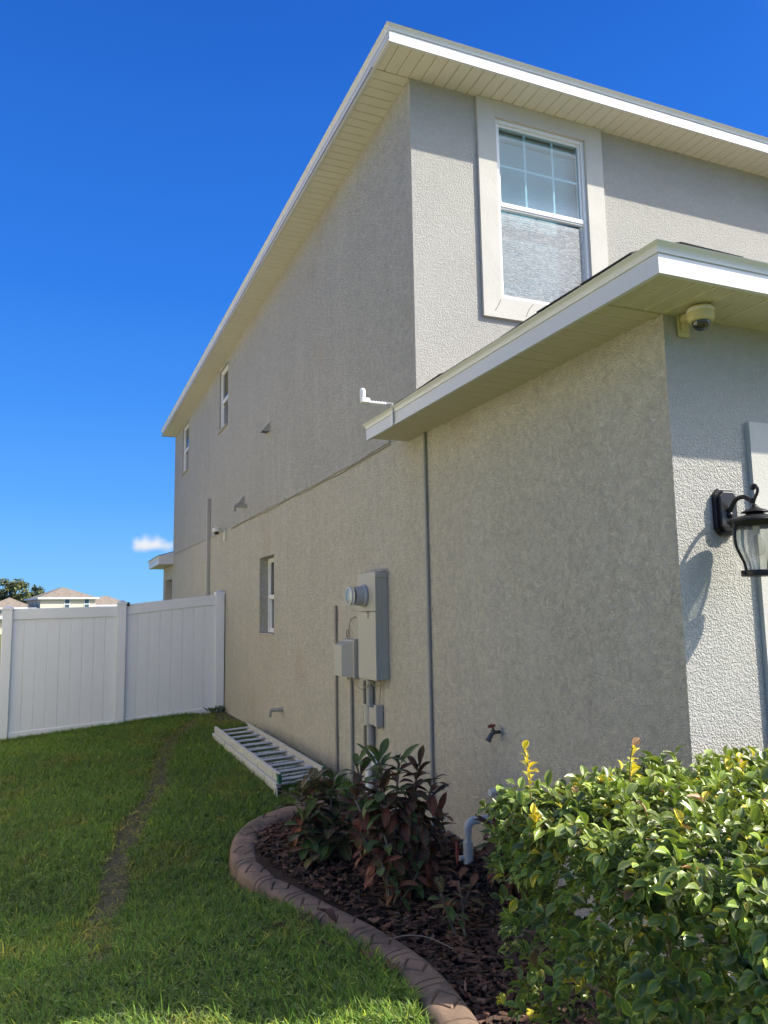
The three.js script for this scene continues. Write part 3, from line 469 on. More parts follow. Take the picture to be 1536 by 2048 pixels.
  stub(2.905, -10.42, 0.17, 'beige bent stub pipe just under the lower wall vent'); stub(0.365, -8.55, 0.15, 'gray bent stub pipe low on the wall above the ladder');
  const tr = thing('line_cover', 'tall narrow beige line cover rising behind the fence', 'line cover', [0, 0.1, -13.2]); part('channel', bx(0.06, 3.28, 0.085, -0.031, 1.64, 0, 0.006), std({ color: C(0.44, 0.42, 0.37), roughness: 0.6 }), tr); part('end_cap', bx(0.064, 0.04, 0.09, -0.032, 3.28, 0, 0.006), std({ color: C(0.44, 0.42, 0.37), roughness: 0.6 }), tr);
  const cab = thing('cable_run', 'long thin cable fixed along the wall from garage eave to rear corner', 'cable', [0, 2.7, -5.4]);
  reseed(21); const c1 = [], c2 = [];
  for (let z = 0; z >= -6.4; z -= 0.4) { c1.push([-0.008, 0.045 - 0.03 * sstep(0, -1, z) + rr(-0.005, 0.005), z]); c2.push([-0.008, 0.022 - 0.03 * sstep(0, -1, z) + rr(-0.008, 0.008), z]); }
  part('cable', tube(c1, 0.0065, 6), std({ color: C(0.4, 0.38, 0.33), roughness: 0.7 }), cab); part('cable', tube(c2, 0.0055, 6), std({ color: C(0.3, 0.28, 0.24), roughness: 0.7 }), cab);
  const c3 = []; for (let z = -6.4; z >= -12.3; z -= 0.8) c3.push([-0.008, 0.02 + 0.065 * sstep(-6.4, -12, z) + rr(-0.004, 0.004), z]);
  part('cable', tube(c3, 0.008, 6), wallPaint, cab, 'rear stretch of the cable');
  for (let z = -0.5; z > -12; z -= 0.85) part('clip', bx(0.012, 0.028, 0.012, -0.007, 0.022 + 0.06 * sstep(-6.4, -12, z), z, 0.002), wallPaint, cab);
  const domeGlass = phy({ color: C(0.02, 0.02, 0.022), roughness: 0.06, clearcoat: 1 });
  const dc = thing('security_camera', 'small white dome camera halfway along the wall near the fence', 'security camera', [0, 2.7, -11.85]);
  const cream = std({ color: C(0.68, 0.66, 0.56), roughness: 0.5 });
  part('bracket', [bx(0.03, 0.17, 0.1, -0.016, -0.06, 0, 0.006), bx(0.1, 0.035, 0.06, -0.07, 0.035, 0, 0.006)], cream, dc);
  part('body', lathe([[0, 0.03], [0.06, 0.03], [0.066, 0.02], [0.066, -0.02], [0.058, -0.028], [0, -0.028]]).translate(-0.14, 0.02, 0), std({ color: C(0.72, 0.71, 0.66), roughness: 0.4 }), dc);
  part('dome', new THREE.SphereGeometry(0.045, 20, 10, 0, Math.PI * 2, Math.PI / 2, Math.PI / 2).translate(-0.14, -0.008, 0), domeGlass, dc);

  // spigot
  const sp = thing('hose_tap', 'small brass hose tap with a red round handle on the wall', 'tap', [0, 0.735, -3.9]);
  const brass = std({ color: C(0.12, 0.115, 0.105), roughness: 0.45, metalness: 0.7 });
  part('flange', cyl(0.028, 0.028, 0.008, -0.004, 0, 0, 16, 'x'), std({ color: C(0.4, 0.4, 0.38), roughness: 0.4, metalness: 0.4 }), sp);
  part('body', [cyl(0.012, 0.012, 0.05, -0.03, 0, 0, 12, 'x'), new THREE.SphereGeometry(0.019, 12, 10).translate(-0.06, 0.002, 0), cyl(0.011, 0.008, 0.03, -0.06, 0.022, 0, 10), cyl(0.017, 0.015, 0.05, 0, 0, 0, 12).rotateZ(-0.6).translate(-0.085, -0.028, 0), cyl(0.019, 0.019, 0.018, 0, 0, 0, 12).rotateZ(-0.6).translate(-0.097, -0.046, 0)], brass, sp);
  const wheel = part('handle', [new THREE.TorusGeometry(0.023, 0.006, 8, 20).rotateX(Math.PI / 2).translate(-0.062, 0.043, 0), bx(0.044, 0.006, 0.008, -0.062, 0.043, 0, 0.002), bx(0.008, 0.006, 0.044, -0.062, 0.0431, 0, 0.002)], std({ color: C(0.2, 0.035, 0.022), roughness: 0.5 }), sp);
  sp.scale.setScalar(0.85); wheel.rotation.z = 0.25; wheel.position.set(0, 0.016, 0);
  // white capped stub above the pvc loop
  const wc = thing('capped_pipe', 'short white capped pipe poking from the wall behind the hedge', 'pipe', [0, 0.42, -3.86]);
  part('pipe', cyl(0.017, 0.017, 0.1, -0.05, 0, 0, 12, 'x'), pvcWhite, wc); part('cap', cyl(0.021, 0.021, 0.03, -0.095, 0, 0, 12, 'x'), pvcWhite, wc);
  // irrigation manifold
  const iv = thing('irrigation_pipe', 'pale gray irrigation pipe with elbow and red valve handle by the wall', 'pipe', [-0.14, -0.12, -4.07]);
  const iy = 0.345;
  part('pipe', [tube([[0, 0, 0], [0, iy - 0.06, 0]], 0.0185, 14), tube([[0.05, iy, 0], [0.2, iy + 0.002, 0.004]], 0.0185, 14)], pvcWhite, iv);
  part('elbow', [tube([[0, iy - 0.075, 0], [0.003, iy - 0.03, 0], [0.03, iy - 0.004, 0], [0.075, iy, 0]], 0.0235, 14)], pvcWhite, iv);
  part('coupling', [cyl(0.029, 0.029, 0.075, 0, iy - 0.15, 0, 18), cyl(0.026, 0.026, 0.05, 0, iy - 0.25, 0, 18)], pvcWhite, iv);
  part('valve', [cyl(0.03, 0.03, 0.06, 0, iy - 0.2, 0, 18), cyl(0.014, 0.014, 0.05, -0.03, iy - 0.2, -0.01, 12, 'x')], pvcWhite, iv);
  part('handle', [bx(0.014, 0.1, 0.032, -0.055, iy - 0.17, -0.03, 0.006), bx(0.016, 0.04, 0.02, -0.055, iy - 0.235, -0.028, 0.005)], std({ color: C(0.23, 0.055, 0.06), roughness: 0.5 }), iv);
  // rain sensor on the garage eave
  const rs = thing('rain_sensor', 'white rain sensor on a slim arm clipped to the garage eave', 'sensor', [-0.36, SG + 0.13, -4.62]);
  const wplast = std({ color: C(0.85, 0.85, 0.83), roughness: 0.4 });
  part('arm', [bx(0.14, 0.012, 0.03, -0.07, 0.005, 0, 0.003), ...Array.from({ length: 6 }, (_, i) => bx(0.008, 0.02, 0.034, -0.02 - i * 0.021, 0.006, 0, 0.002))], wplast, rs);
  part('base', [bx(0.06, 0.034, 0.04, -0.158, 0.014, 0, 0.006)], wplast, rs);
  part('gauge', [cyl(0.019, 0.019, 0.05, -0.175, 0.052, 0, 16), lathe([[0.019, 0], [0.017, 0.012], [0.008, 0.02], [0, 0.022]], 16).translate(-0.175, 0.077, 0)], wplast, rs);
  part('clip', [bx(0.004, 0.15, 0.034, 0.034, -0.065, 0, 0.001), bx(0.05, 0.004, 0.034, 0.012, 0.008, 0, 0.001)], dripMetal, rs);
  part('wire', tube([[0.02, 0.01, 0.03], [0.022, -0.02, 0.034], [0.034, -0.06, 0.034], [0.036, -0.12, 0.03]], 0.003, 6), pvcGray, rs);
  // camera under the garage soffit
  const fc = thing('security_camera', 'yellowed cream dome camera on a bracket under the garage soffit', 'security camera', [0.09, 2.625, GZ]);
  const yel = std({ color: C(0.62, 0.54, 0.28), roughness: 0.5 });
  part('bracket', [bx(0.062, 0.105, 0.014, 0.012, 0.005, 0.0075, 0.004), bx(0.03, 0.085, 0.018, 0.008, 0.015, 0.022, 0.006), bx(0.04, 0.034, 0.08, 0.004, 0.026, 0.055, 0.008)], yel, fc);
  part('body', lathe([[0, 0.032], [0.05, 0.032], [0.053, 0.028], [0.053, -0.018], [0.046, -0.03], [0, -0.03]], 36).translate(0, 0.008, 0.12), yel, fc);
  part('band', lathe([[0.0532, 0.012], [0.0545, 0.0122], [0.0545, 0.023], [0.0532, 0.0232]], 36).translate(0, 0.008, 0.12), std({ color: C(0.74, 0.72, 0.66), roughness: 0.4 }), fc);
  part('dome', new THREE.SphereGeometry(0.038, 28, 14, 0, Math.PI * 2, Math.PI / 2, Math.PI / 2).translate(0, -0.022, 0.12), domeGlass, fc);
}

// ---------------------------------------------------------------- the lantern by the garage door
{
  const t = thing('wall_lantern', 'black outdoor wall lantern with clear glass and a scrolled arm', 'lantern', [0.26, 1.73, GZ]);
  const oct = (w, h, d, z, c) => { const s = new THREE.Shape(); s.moveTo(-w + c, -h); s.lineTo(w - c, -h); s.lineTo(w, -h + c); s.lineTo(w, h - c); s.lineTo(w - c, h); s.lineTo(-w + c, h); s.lineTo(-w, h - c); s.lineTo(-w, -h + c); s.closePath(); return new THREE.ExtrudeGeometry(s, { depth: d, bevelEnabled: true, bevelSize: 0.004, bevelThickness: 0.004, bevelSegments: 2 }).translate(0, 0.09, z); };
  part('back_plate', [oct(0.055, 0.095, 0.014, 0.002, 0.022), oct(0.043, 0.082, 0.012, 0.02, 0.018)], blackMetal, t);
  const D = 0.165;
  part('arm', [tube([[0, 0.07, 0.03], [0, 0.1, 0.045], [0, 0.135, 0.075], [0, 0.142, 0.11], [0, 0.128, 0.14], [0, 0.118, 0.158]], 0.0095, 10), tube([[0, 0.108, D - 0.006], [0, 0.128, D + 0.004], [0, 0.15, D + 0.018], [0, 0.17, D + 0.02], [0, 0.182, D + 0.008], [0, 0.178, D - 0.004], [0, 0.17, D - 0.002]], 0.0065, 10), new THREE.SphereGeometry(0.011, 12, 8).translate(0, 0.172, D - 0.001), new THREE.SphereGeometry(0.013, 12, 8).translate(0, 0.12, 0.156), new THREE.SphereGeometry(0.016, 12, 8).translate(0, 0.075, 0.034)], blackMetal, t);
  const L = (p, n = 36) => lathe(p, n).translate(0, 0, D);
  part('cap', [L([[0, 0.105], [0.008, 0.104], [0.012, 0.095], [0.02, 0.088], [0.04, 0.08], [0.052, 0.073], [0.053, 0.069], [0.034, 0.068], [0.034, 0.06]]), L([[0.034, 0.062], [0.045, 0.06], [0.075, 0.052], [0.098, 0.044], [0.108, 0.036], [0.108, 0.03], [0.1, 0.028], [0.095, 0.012], [0.088, 0.008], [0.086, 0.03], [0, 0.03]])], blackMetal, t, 'two tiered cap of the lantern');
  const glass = phy({ color: C(0.9, 0.91, 0.89), transmission: 1, thickness: 0, roughness: 0.05, ior: 1.6, bumpMap: again(smoothH, [6, 2]), bumpScale: 0.004 });
  const gp = []; for (let i = 0; i <= 18; i++) { const v = i / 18, y = 0.02 - v * 0.19; gp.push([0.086 + 0.006 * Math.sin(v * 5) - 0.028 * sstep(0.35, 1, v), y]); }
  const wallG = [...gp, ...[...gp].reverse().map(([r, y]) => [r - 0.0035, y])]; wallG.push(wallG[0]);
  const gg = lathe(wallG, 64), pp = gg.attributes.position; for (let i = 0; i < pp.count; i++) { const a = Math.atan2(pp.getZ(i), pp.getX(i)), k = 1 + 0.022 * Math.sin(a * 14); pp.setX(i, pp.getX(i) * k); pp.setZ(i, pp.getZ(i) * k); } gg.computeVertexNormals();
  part('glass', gg.translate(0, 0, D), glass, t);
  part('bottom_ring', [L([[0.056, -0.165], [0.068, -0.165], [0.07, -0.168], [0.07, -0.186], [0.066, -0.19], [0.03, -0.19], [0.03, -0.183], [0.056, -0.182], [0.056, -0.165]])], blackMetal, t);
  for (let k = 0; k < 4; k++) { const a = k * Math.PI / 2 + Math.PI / 2 + 0.25; part('strap', [tube(gp.filter((_, i) => i % 3 === 0).map(([r, y]) => [Math.cos(a) * (r + 0.006), y, Math.sin(a) * (r + 0.006) + D]), 0.006, 6), bx(0.02, 0.02, 0.012, 0, 0, 0, 0.003).rotateY(-a + Math.PI / 2).translate(Math.cos(a) * 0.095, 0.018, Math.sin(a) * 0.095 + D), bx(0.02, 0.02, 0.01, 0, 0, 0, 0.003).rotateY(-a + Math.PI / 2).translate(Math.cos(a) * 0.07, -0.176, Math.sin(a) * 0.07 + D)], blackMetal, t); }
  part('bulb_holder', [cyl(0.013, 0.013, 0.05, 0, 0.005, D, 14)], std({ color: C(0.7, 0.69, 0.64), roughness: 0.5 }), t);
  part('bulb', lathe([[0, -0.11], [0.018, -0.105], [0.028, -0.09], [0.03, -0.075], [0.026, -0.055], [0.014, -0.03], [0.012, -0.02]], 20).translate(0, 0, D), phy({ color: C(0.9, 0.9, 0.88), transmission: 1, thickness: 0, roughness: 0.05 }), t);
}

// ---------------------------------------------------------------- the ladder lying along the wall
{
  const alu = std({ color: C(0.7, 0.71, 0.71), roughness: 0.45, metalness: 0.3, map: tex(512, 256, (u, v) => { const k = 0.86 + 0.16 * fbm(u * 30, v * 8, 30, 4, 101, 8) + 0.1 * (vnoise(u * 8, v * 120, 8, 120, 102) - 0.5); return [k, k * 0.99, k * 0.95]; }, true, [0.8, 3]) });
  const green = std({ color: C(0.02, 0.12, 0.075), roughness: 0.5 }), rub = std({ color: C(0.02, 0.02, 0.02), roughness: 0.8 });
  const t = thing('extension_ladder', 'folded aluminium extension ladder lying on the grass beside the wall', 'ladder', [-0.42, -0.045, -6.42]);
  t.rotation.set(0, -0.012, 0.06); t.scale.setScalar(0.965);
  const W = 0.205, len = 3.16;
  const railG = (x, y, z0, l, w) => [metres(bx(0.004, 0.072, l, x, y, z0 - l / 2, 0.001)), metres(bx(0.026, 0.004, l, x + w * 0.013, y + 0.036, z0 - l / 2, 0.001)), metres(bx(0.026, 0.004, l, x + w * 0.013, y - 0.036, z0 - l / 2, 0.001))];
  const section = (y, half, z0, l, first, n, x0) => {
    for (const s of [-1, 1]) { const r = part('side_rail', railG(s * half, y, z0, l, -s), alu, t); part('rivet', Array.from({ length: n }, (_, i) => cyl(0.011, 0.009, 0.005, s * (half + 0.004), y, first - i * 0.305, 8, 'x')), alu, r); r.children.forEach((q) => { q.userData.kind = 'stuff'; }); if (s < 0) part('lock_tab', Array.from({ length: 5 }, (_, i) => bx(0.006, 0.045, 0.03, s * (half + 0.006), y - 0.01, first - 0.15 - i * 0.6, 0.002)), alu, r); }
    for (let i = 0; i < n; i++) part('rung', metres(cyl(0.017, 0.017, 2 * half - 0.006, 0, y, first - i * 0.305, 14, 'x').scale(1, 0.85, 1)), alu, t);
  };
  section(0.055, W + 0.02, 0, len, -0.16, 10);
  section(0.137, W, 0.03, len - 0.02, -0.02, 11);
  for (const s of [-1, 1]) { part('end_guard', [bx(0.03, 0.08, 0.02, s * W - s * 0.01, 0.137, 0.034, 0.004), bx(0.008, 0.08, 0.07, s * (W + 0.002), 0.137, 0.005, 0.003)], green, t); part('foot', [bx(0.05, 0.06, 0.012, s * (W + 0.012), 0.045, 0.03, 0.004), bx(0.012, 0.085, 0.1, s * (W + 0.03), 0.04, 0.02, 0.004)], alu, t); part('foot_pad', bx(0.055, 0.055, 0.01, s * (W + 0.012), 0.04, 0.042, 0.003), rub, t); }
  for (let i = 0; i < 2; i++) part('guide_hook', [bx(0.006, 0.06, 0.03, W - 0.02, 0.1, -0.95 - i * 1.2, 0.002), bx(0.04, 0.006, 0.03, W - 0.035, 0.128, -0.95 - i * 1.2, 0.002)], alu, t);
}

// ---------------------------------------------------------------- the planting bed: edging, mulch
{
  // poured concrete edging with stamped pairs of bands and diamonds
  const L = edgeCurve.getLength(), n = Math.ceil(L / 0.0023), m = 80, pos = [], uv = [], idx = [];
  const prof = (t) => { const a = t; const s = a < 0.3 ? a / 0.3 : a < 0.72 ? 1 : 1 - (a - 0.72) / 0.28; const xs = a < 0.3 ? -0.105 + 0.02 * (a / 0.3) : a < 0.72 ? lerp(-0.085, 0.085, (a - 0.3) / 0.42) : 0.085 + 0.024 * (a - 0.72) / 0.28; const top = 0.118 * Math.pow(clamp(1 - Math.pow(Math.abs((xs - 0.0) / 0.109), 3.6)), 0.55); return [xs, a < 0.3 ? lerp(-0.16, top, Math.pow(s, 1.1)) : a < 0.72 ? top : lerp(-0.16, top, s)]; };
  const PER = 0.322, pts = edgeCurve.getSpacedPoints(n), groove = (d, w) => 1 - sstep(w * 0.3, w, Math.abs(d));
  const us = edgePts;
  for (let i = 0; i <= n; i++) {
    const p = pts[i], q = pts[Math.min(n, i + 1)], o = pts[Math.max(0, i - 1)], dx = q.x - o.x, dz = q.z - o.z, l = Math.hypot(dx, dz), nx = -dz / l, nz = dx / l, s = (i / n) * L, gy = kerbY(p.x, p.z) + 0.022 * sstep(-5, -3.8, p.z);
    for (let j = 0; j <= m; j++) {
      let [a, h] = prof(j / m); const wig = 0.006 * (fbm(s * 4, a * 9, 0, 3, 111) - 0.5) + 0.003 * (fbm(s * 25, a * 40, 0, 2, 112) - 0.5);
      const k = ((s % PER) + PER) % PER, lean = a * 0.25;
      let d = Math.max(groove(k - 0.03 - lean * 0.2, 0.0055), groove(k - 0.075 - lean * 0.2, 0.0055)) * sstep(-0.105, -0.09, a);
      const cx = (k - 0.2) / 0.072, cy = a / 0.062, dia = (Math.abs(Math.abs(cx) + Math.abs(cy) - 1)) * 0.047; if (Math.abs(cx) < 1.3 && Math.abs(cy) < 1.3) d = Math.max(d, groove(dia, 0.0052));
      const on = s < 0.5 ? 0.2 : 1;
      h += wig - d * 0.022 * on; const side = Math.abs(a) > 0.085 ? d * 0.006 * on * Math.sign(a) : 0;
      pos.push(p.x + nx * (a - side) * -1 * -1, gy + h + 0.004, p.z + nz * (a - side)); uv.push(s, a + h);
    }
  }
  for (let i = 0; i < n; i++) for (let j = 0; j < m; j++) { const a = i * (m + 1) + j, b = a + m + 1; idx.push(a, b, a + 1, a + 1, b, b + 1); }
  const g = new THREE.BufferGeometry(); g.setAttribute('position', new THREE.Float32BufferAttribute(pos, 3)); g.setAttribute('uv', new THREE.Float32BufferAttribute(uv, 2)); g.setIndex(idx); g.computeVertexNormals();
  const col = tex(1024, 512, (u, v) => { const f = fbm(u * 10, v * 5, 10, 5, 113, 5), s = fbm(u * 40, v * 20, 40, 4, 114, 20), gr = vnoise(u * 500, v * 250, 500, 250, 115), dirt = sstep(0.56, 0.7, fbm(u * 16, v * 8, 16, 4, 116, 8)); const k = 0.75 + 0.45 * f + 0.2 * (s - 0.5) + 0.16 * (gr - 0.5); return [lerp(0.25 * k, 0.12, dirt * 0.6), lerp(0.172 * k, 0.095, dirt * 0.6), lerp(0.122 * k, 0.075, dirt * 0.6)]; }, true, [0.5, 1]);
  const e = part('bed_edging', g, std({ map: col, roughness: 0.9, bumpMap: again(smoothH, [7, 7]), bumpScale: 0.002 }), scene);
  tag(e, 'curved brown concrete edging stamped with bands and diamonds round the mulch bed', 'garden edging');

  // mulch: the bed's ground and its chips
  const mg = new THREE.PlaneGeometry(2.4, 5.8, 96, 220).rotateX(-Math.PI / 2).translate(-0.25, 0, -2.88), mp = mg.attributes.position, mu = mg.attributes.uv, keep = [], ix = mg.index.array, ok = [];
  for (let i = 0; i < mp.count; i++) { const x = mp.getX(i), z = mp.getZ(i); ok.push(edgeDist(x, z) > -0.05 && (x < 0.05 || z > GZ - 0.05)); mp.setY(i, bedY(x, z) - 0.015 + 0.03 * (fbm(x * 7, z * 7, 0, 3, 121) - 0.5)); mu.setXY(i, x, z); }
  for (let i = 0; i < ix.length; i += 3) if (ok[ix[i]] && ok[ix[i + 1]] && ok[ix[i + 2]]) keep.push(ix[i], ix[i + 1], ix[i + 2]);
  mg.setIndex(keep); mg.computeVertexNormals();
  struct('mulch_bed', [mg], std({ roughness: 1, map: tex(512, 512, (u, v) => { const k = 0.4 + 1.1 * fbm(u * 60, v * 60, 60, 3, 122); return [0.045 * k, 0.027 * k, 0.02 * k]; }, true, [1, 1]), bumpMap: again(smoothH, [3, 3]), bumpScale: 0.012 }));
  reseed(31);
  const chip = (k) => { const g2 = new THREE.BoxGeometry(1, 1, 1, 2, 1, 3), p = g2.attributes.position; for (let i = 0; i < p.count; i++) { const x = p.getX(i), y = p.getY(i), z = p.getZ(i), h = (q) => hash(Math.round(x * 4), Math.round(z * 6), k * 31 + q); p.setXYZ(i, x * (0.75 + 0.4 * h(1)) * (Math.abs(z) > 0.4 ? 0.6 : 1) + 0.15 * (h(3) - 0.5), y + 0.9 * (h(2) - 0.5) + 0.5 * Math.sin(z * 2.4), z * (0.8 + 0.3 * h(4))); } g2.computeVertexNormals(); return g2; };
  const kinds = [0, 1, 2, 3].map(() => ({ m: [], c: [] })), q = new THREE.Quaternion(), eu = new THREE.Euler();
  for (let i = 0; i < 21000; i++) {
    const x = rr(-1.25, 0.9), z = rr(-5.74, -1.6), d = edgeDist(x, z); if (d < 0.09 || !inBed(x, z)) continue; if (x > -0.015 && z < GZ + 0.02) continue;
    const k = Math.floor(rnd() * 4), big = rnd() < 0.12 ? 1.7 : 1, l = rr(0.018, 0.062) * big, w = rr(0.007, 0.025) * big, th = rr(0.003, 0.008);
    eu.set(rr(-0.5, 0.5), rr(0, 6.3), rr(-0.5, 0.5)); q.setFromEuler(eu);
    kinds[k].m.push(new THREE.Matrix4().compose(V(x, bedY(x, z) + rr(-0.01, 0.03), z), q, V(w, th, l))); const t = rnd(), b = rr(0.55, 1.5); kinds[k].c.push(t < 0.12 ? C(0.17 * b, 0.1 * b, 0.065 * b) : t < 0.5 ? C(0.125 * b, 0.058 * b, 0.033 * b) : C(0.065 * b, 0.037 * b, 0.024 * b));
  }
  const chips = thing('mulch', 'loose red brown bark mulch covering the bed', 'mulch', [0, 0, 0]); chips.userData.kind = 'stuff';
  const mm = std({ color: C(1, 1, 1), roughness: 0.85 });
  kinds.forEach((k, i) => instanced('bark_chips', chip(i + 1), mm, k.m, k.c, chips));
}

// ---------------------------------------------------------------- croton shrubs: every leaf a part
const leafMap = (seed, base, vein, blotch, red) => tex(128, 256, (u, v) => {
  const x = Math.abs(u - 0.5) * 2, t = v * 7 + x * 1.6, side = Math.abs((t % 1) - 0.5) * 2, ve = Math.max(1 - sstep(0.0, 0.09, x), (1 - sstep(0.0, 0.3, side)) * 0.85), b = fbm(u * 4, v * 6, 0, 4, seed), k = 0.75 + 0.5 * fbm(u * 20, v * 30, 0, 2, seed + 3);
  const bl = sstep(0.5, 0.66, b + 0.12 * (x - 0.5)), rd = sstep(0.5, 0.7, fbm(u * 3 + 4, v * 4, 0, 3, seed + 7));
  return base.map((c, i) => k * lerp(lerp(lerp(c, red[i], rd), blotch[i], bl * 0.7), vein[i], ve));
}, true, [1, 1], THREE.ClampToEdgeWrapping);
const leafMat = (map) => phy({ map, roughness: 1, transmission: 0.16, thickness: 0, clearcoat: 0.35, clearcoatRoughness: 0.4, side: THREE.DoubleSide });
const CROTON = {
  dark: leafMat(leafMap(201, [0.05, 0.046, 0.013], [0.19, 0.09, 0.025], [0.1, 0.022, 0.011], [0.15, 0.034, 0.014])),
  wine: leafMat(leafMap(211, [0.17, 0.035, 0.014], [0.33, 0.09, 0.025], [0.06, 0.045, 0.014], [0.19, 0.04, 0.016])),
  green: leafMat(leafMap(221, [0.045, 0.1, 0.018], [0.2, 0.22, 0.035], [0.075, 0.12, 0.02], [0.05, 0.085, 0.016])),
  gold: leafMat(leafMap(231, [0.045, 0.065, 0.015], [0.33, 0.25, 0.06], [0.11, 0.05, 0.022], [0.065, 0.035, 0.015])),
  rust: leafMat(leafMap(241, [0.16, 0.05, 0.02], [0.24, 0.13, 0.04], [0.11, 0.035, 0.014], [0.2, 0.06, 0.025])),
};
const twig = std({ color: C(0.16, 0.125, 0.09), roughness: 0.9 }), paleTwig = std({ color: C(0.27, 0.225, 0.165), roughness: 0.9 });
function croton(label, pos, heads, leafSet, geos, sizes, mats, seed) {
  reseed(seed);
  const t = thing('croton_shrub', label, 'shrub', pos);
  for (let [hx, hy, hz, n, mix, sc = 1, lift = 0] of heads) {
    hx *= 0.82; const base = V(rr(-0.03, 0.03), -0.05, rr(-0.03, 0.03)), top = V(hx, hy, hz), midp = V(hx * 0.45 + rr(-0.03, 0.03), hy * 0.5, hz * 0.45 + rr(-0.03, 0.03));
    part('stem', tube([[base.x, base.y, base.z], [midp.x, midp.y, midp.z], [top.x, top.y, top.z]], 0.0062, 6), rnd() < 0.5 ? twig : paleTwig, t);
    n = Math.round(n * 1.5);
    for (let i = 0; i < n; i++) {
      const u = i / n, az = i * 2.4 + rr(-0.3, 0.3), el = lerp(1.15, -0.55, Math.pow(u, 0.8)) + rr(-0.25, 0.25) + lift, dir = V(Math.cos(az) * Math.cos(el), Math.sin(el), Math.sin(az) * Math.cos(el));
      const p = top.clone().lerp(midp, u * 0.75).add(dir.clone().multiplyScalar(0.012)), s = sizes * sc * rr(0.75, 1.15) * (u < 0.12 ? 0.8 : 1);
      const g = geos[Math.floor(rnd() * geos.length)], kinds = mix.split(' '), kd = kinds[u < 0.2 && kinds.length > 1 ? 0 : Math.floor(rnd() * kinds.length)];
      const m = part('leaf', g, CROTON[kd], t); m.applyMatrix4(M4(p, dir, V(rr(-0.3, 0.3), 1, rr(-0.3, 0.3)), s));
    }
  }
  return t;
}
{
  const broad = [0.2, 0.45, 0.75].map((b, i) => leafGeo(1, 0.44, { rows: 6, fold: 0.22, bend: b, wave: 0.25, phase: i * 2 }));
  const narrow = [0.15, 0.4, 0.8, 1.3].map((b, i) => leafGeo(1, 0.35, { rows: 7, fold: 0.26, bend: b, wave: 0.2, phase: i * 1.7, peak: 1.35, tipp: 0.62 }));
  const yb = (x, z) => bedY(x, z) - 0.01;
  // tall dark one in the middle: heads relative to its foot
  croton('tall croton shrub with dark wine and green leaves before the conduit', [-0.64, yb(-0.64, -4.0), -4.0], [
    [-0.13, 0.67, -0.25, 15, 'green green dark', 1.0, 0.12], [-0.1, 0.74, 0.02, 16, 'green green wine', 1.05, 0.12], [0.04, 0.73, 0.03, 16, 'green dark dark wine'], [0.17, 0.69, 0.06, 16, 'dark green dark wine'], [0.26, 0.6, 0.07, 15, 'dark wine'], [0.29, 0.43, 0.1, 14, 'wine dark dark'],
    [0.1, 0.55, 0.05, 15, 'dark wine green'], [-0.06, 0.56, 0.0, 14, 'dark green wine'], [-0.2, 0.52, -0.12, 13, 'dark wine wine'], [0.2, 0.3, 0.08, 11, 'dark wine'], [-0.08, 0.36, 0.05, 10, 'dark green'], [0.28, 0.24, 0.06, 9, 'wine dark', 0.8], [0.02, 0.2, 0.1, 6, 'green dark', 0.7], [-0.14, 0.26, 0.1, 9, 'wine green', 0.85], [0.1, 0.18, 0.14, 9, 'green wine', 0.8], [-0.05, 0.14, 0.16, 8, 'green rust', 0.75], [0.2, 0.14, 0.1, 8, 'wine green', 0.75], [-0.22, 0.38, -0.02, 10, 'wine rust green', 0.95]], null, narrow, 0.15, null, 401);
  croton('low croton shrub with gold veined green leaves behind the edging', [-0.82, yb(-0.82, -4.72), -4.72], [
    [-0.15, 0.42, 0.02, 12, 'gold gold wine'], [-0.03, 0.46, -0.04, 13, 'gold wine gold'], [0.1, 0.42, 0.0, 12, 'gold rust gold'], [0.2, 0.34, 0.06, 12, 'gold green gold'], [-0.16, 0.26, 0.1, 10, 'green gold gold'], [0.05, 0.24, 0.14, 11, 'gold gold green'], [0.2, 0.2, 0.12, 9, 'gold green'], [-0.08, 0.12, 0.14, 7, 'gold rust']], null, broad, 0.175, null, 402);
  croton('dark wine croton half hidden behind the hedge beside the irrigation pipe', [-0.1, yb(-0.1, -3.75), -3.75], [
    [-0.12, 0.34, 0.1, 12, 'wine dark green'], [0.0, 0.42, 0.06, 12, 'dark wine'], [0.1, 0.4, 0.1, 11, 'dark wine'], [-0.08, 0.22, 0.16, 11, 'green wine dark'], [0.06, 0.22, 0.18, 10, 'dark wine'], [0.16, 0.26, 0.02, 9, 'wine dark'], [-0.04, 0.1, 0.14, 7, 'dark wine']], null, narrow, 0.15, null, 403);
  croton('small sparse croton with bare pale stems and few leaves in the mulch', [-0.5, yb(-0.5, -3.48), -3.48], [
    [-0.15, 0.24, 0.02, 5, 'gold green', 0.85, 0.3], [-0.1, 0.16, 0.03, 5, 'green green', 0.7], [0.0, 0.26, -0.04, 4, 'rust rust', 1.0], [0.05, 0.22, 0.0, 4, 'rust gold', 0.85]], null, broad, 0.11, null, 404);
}

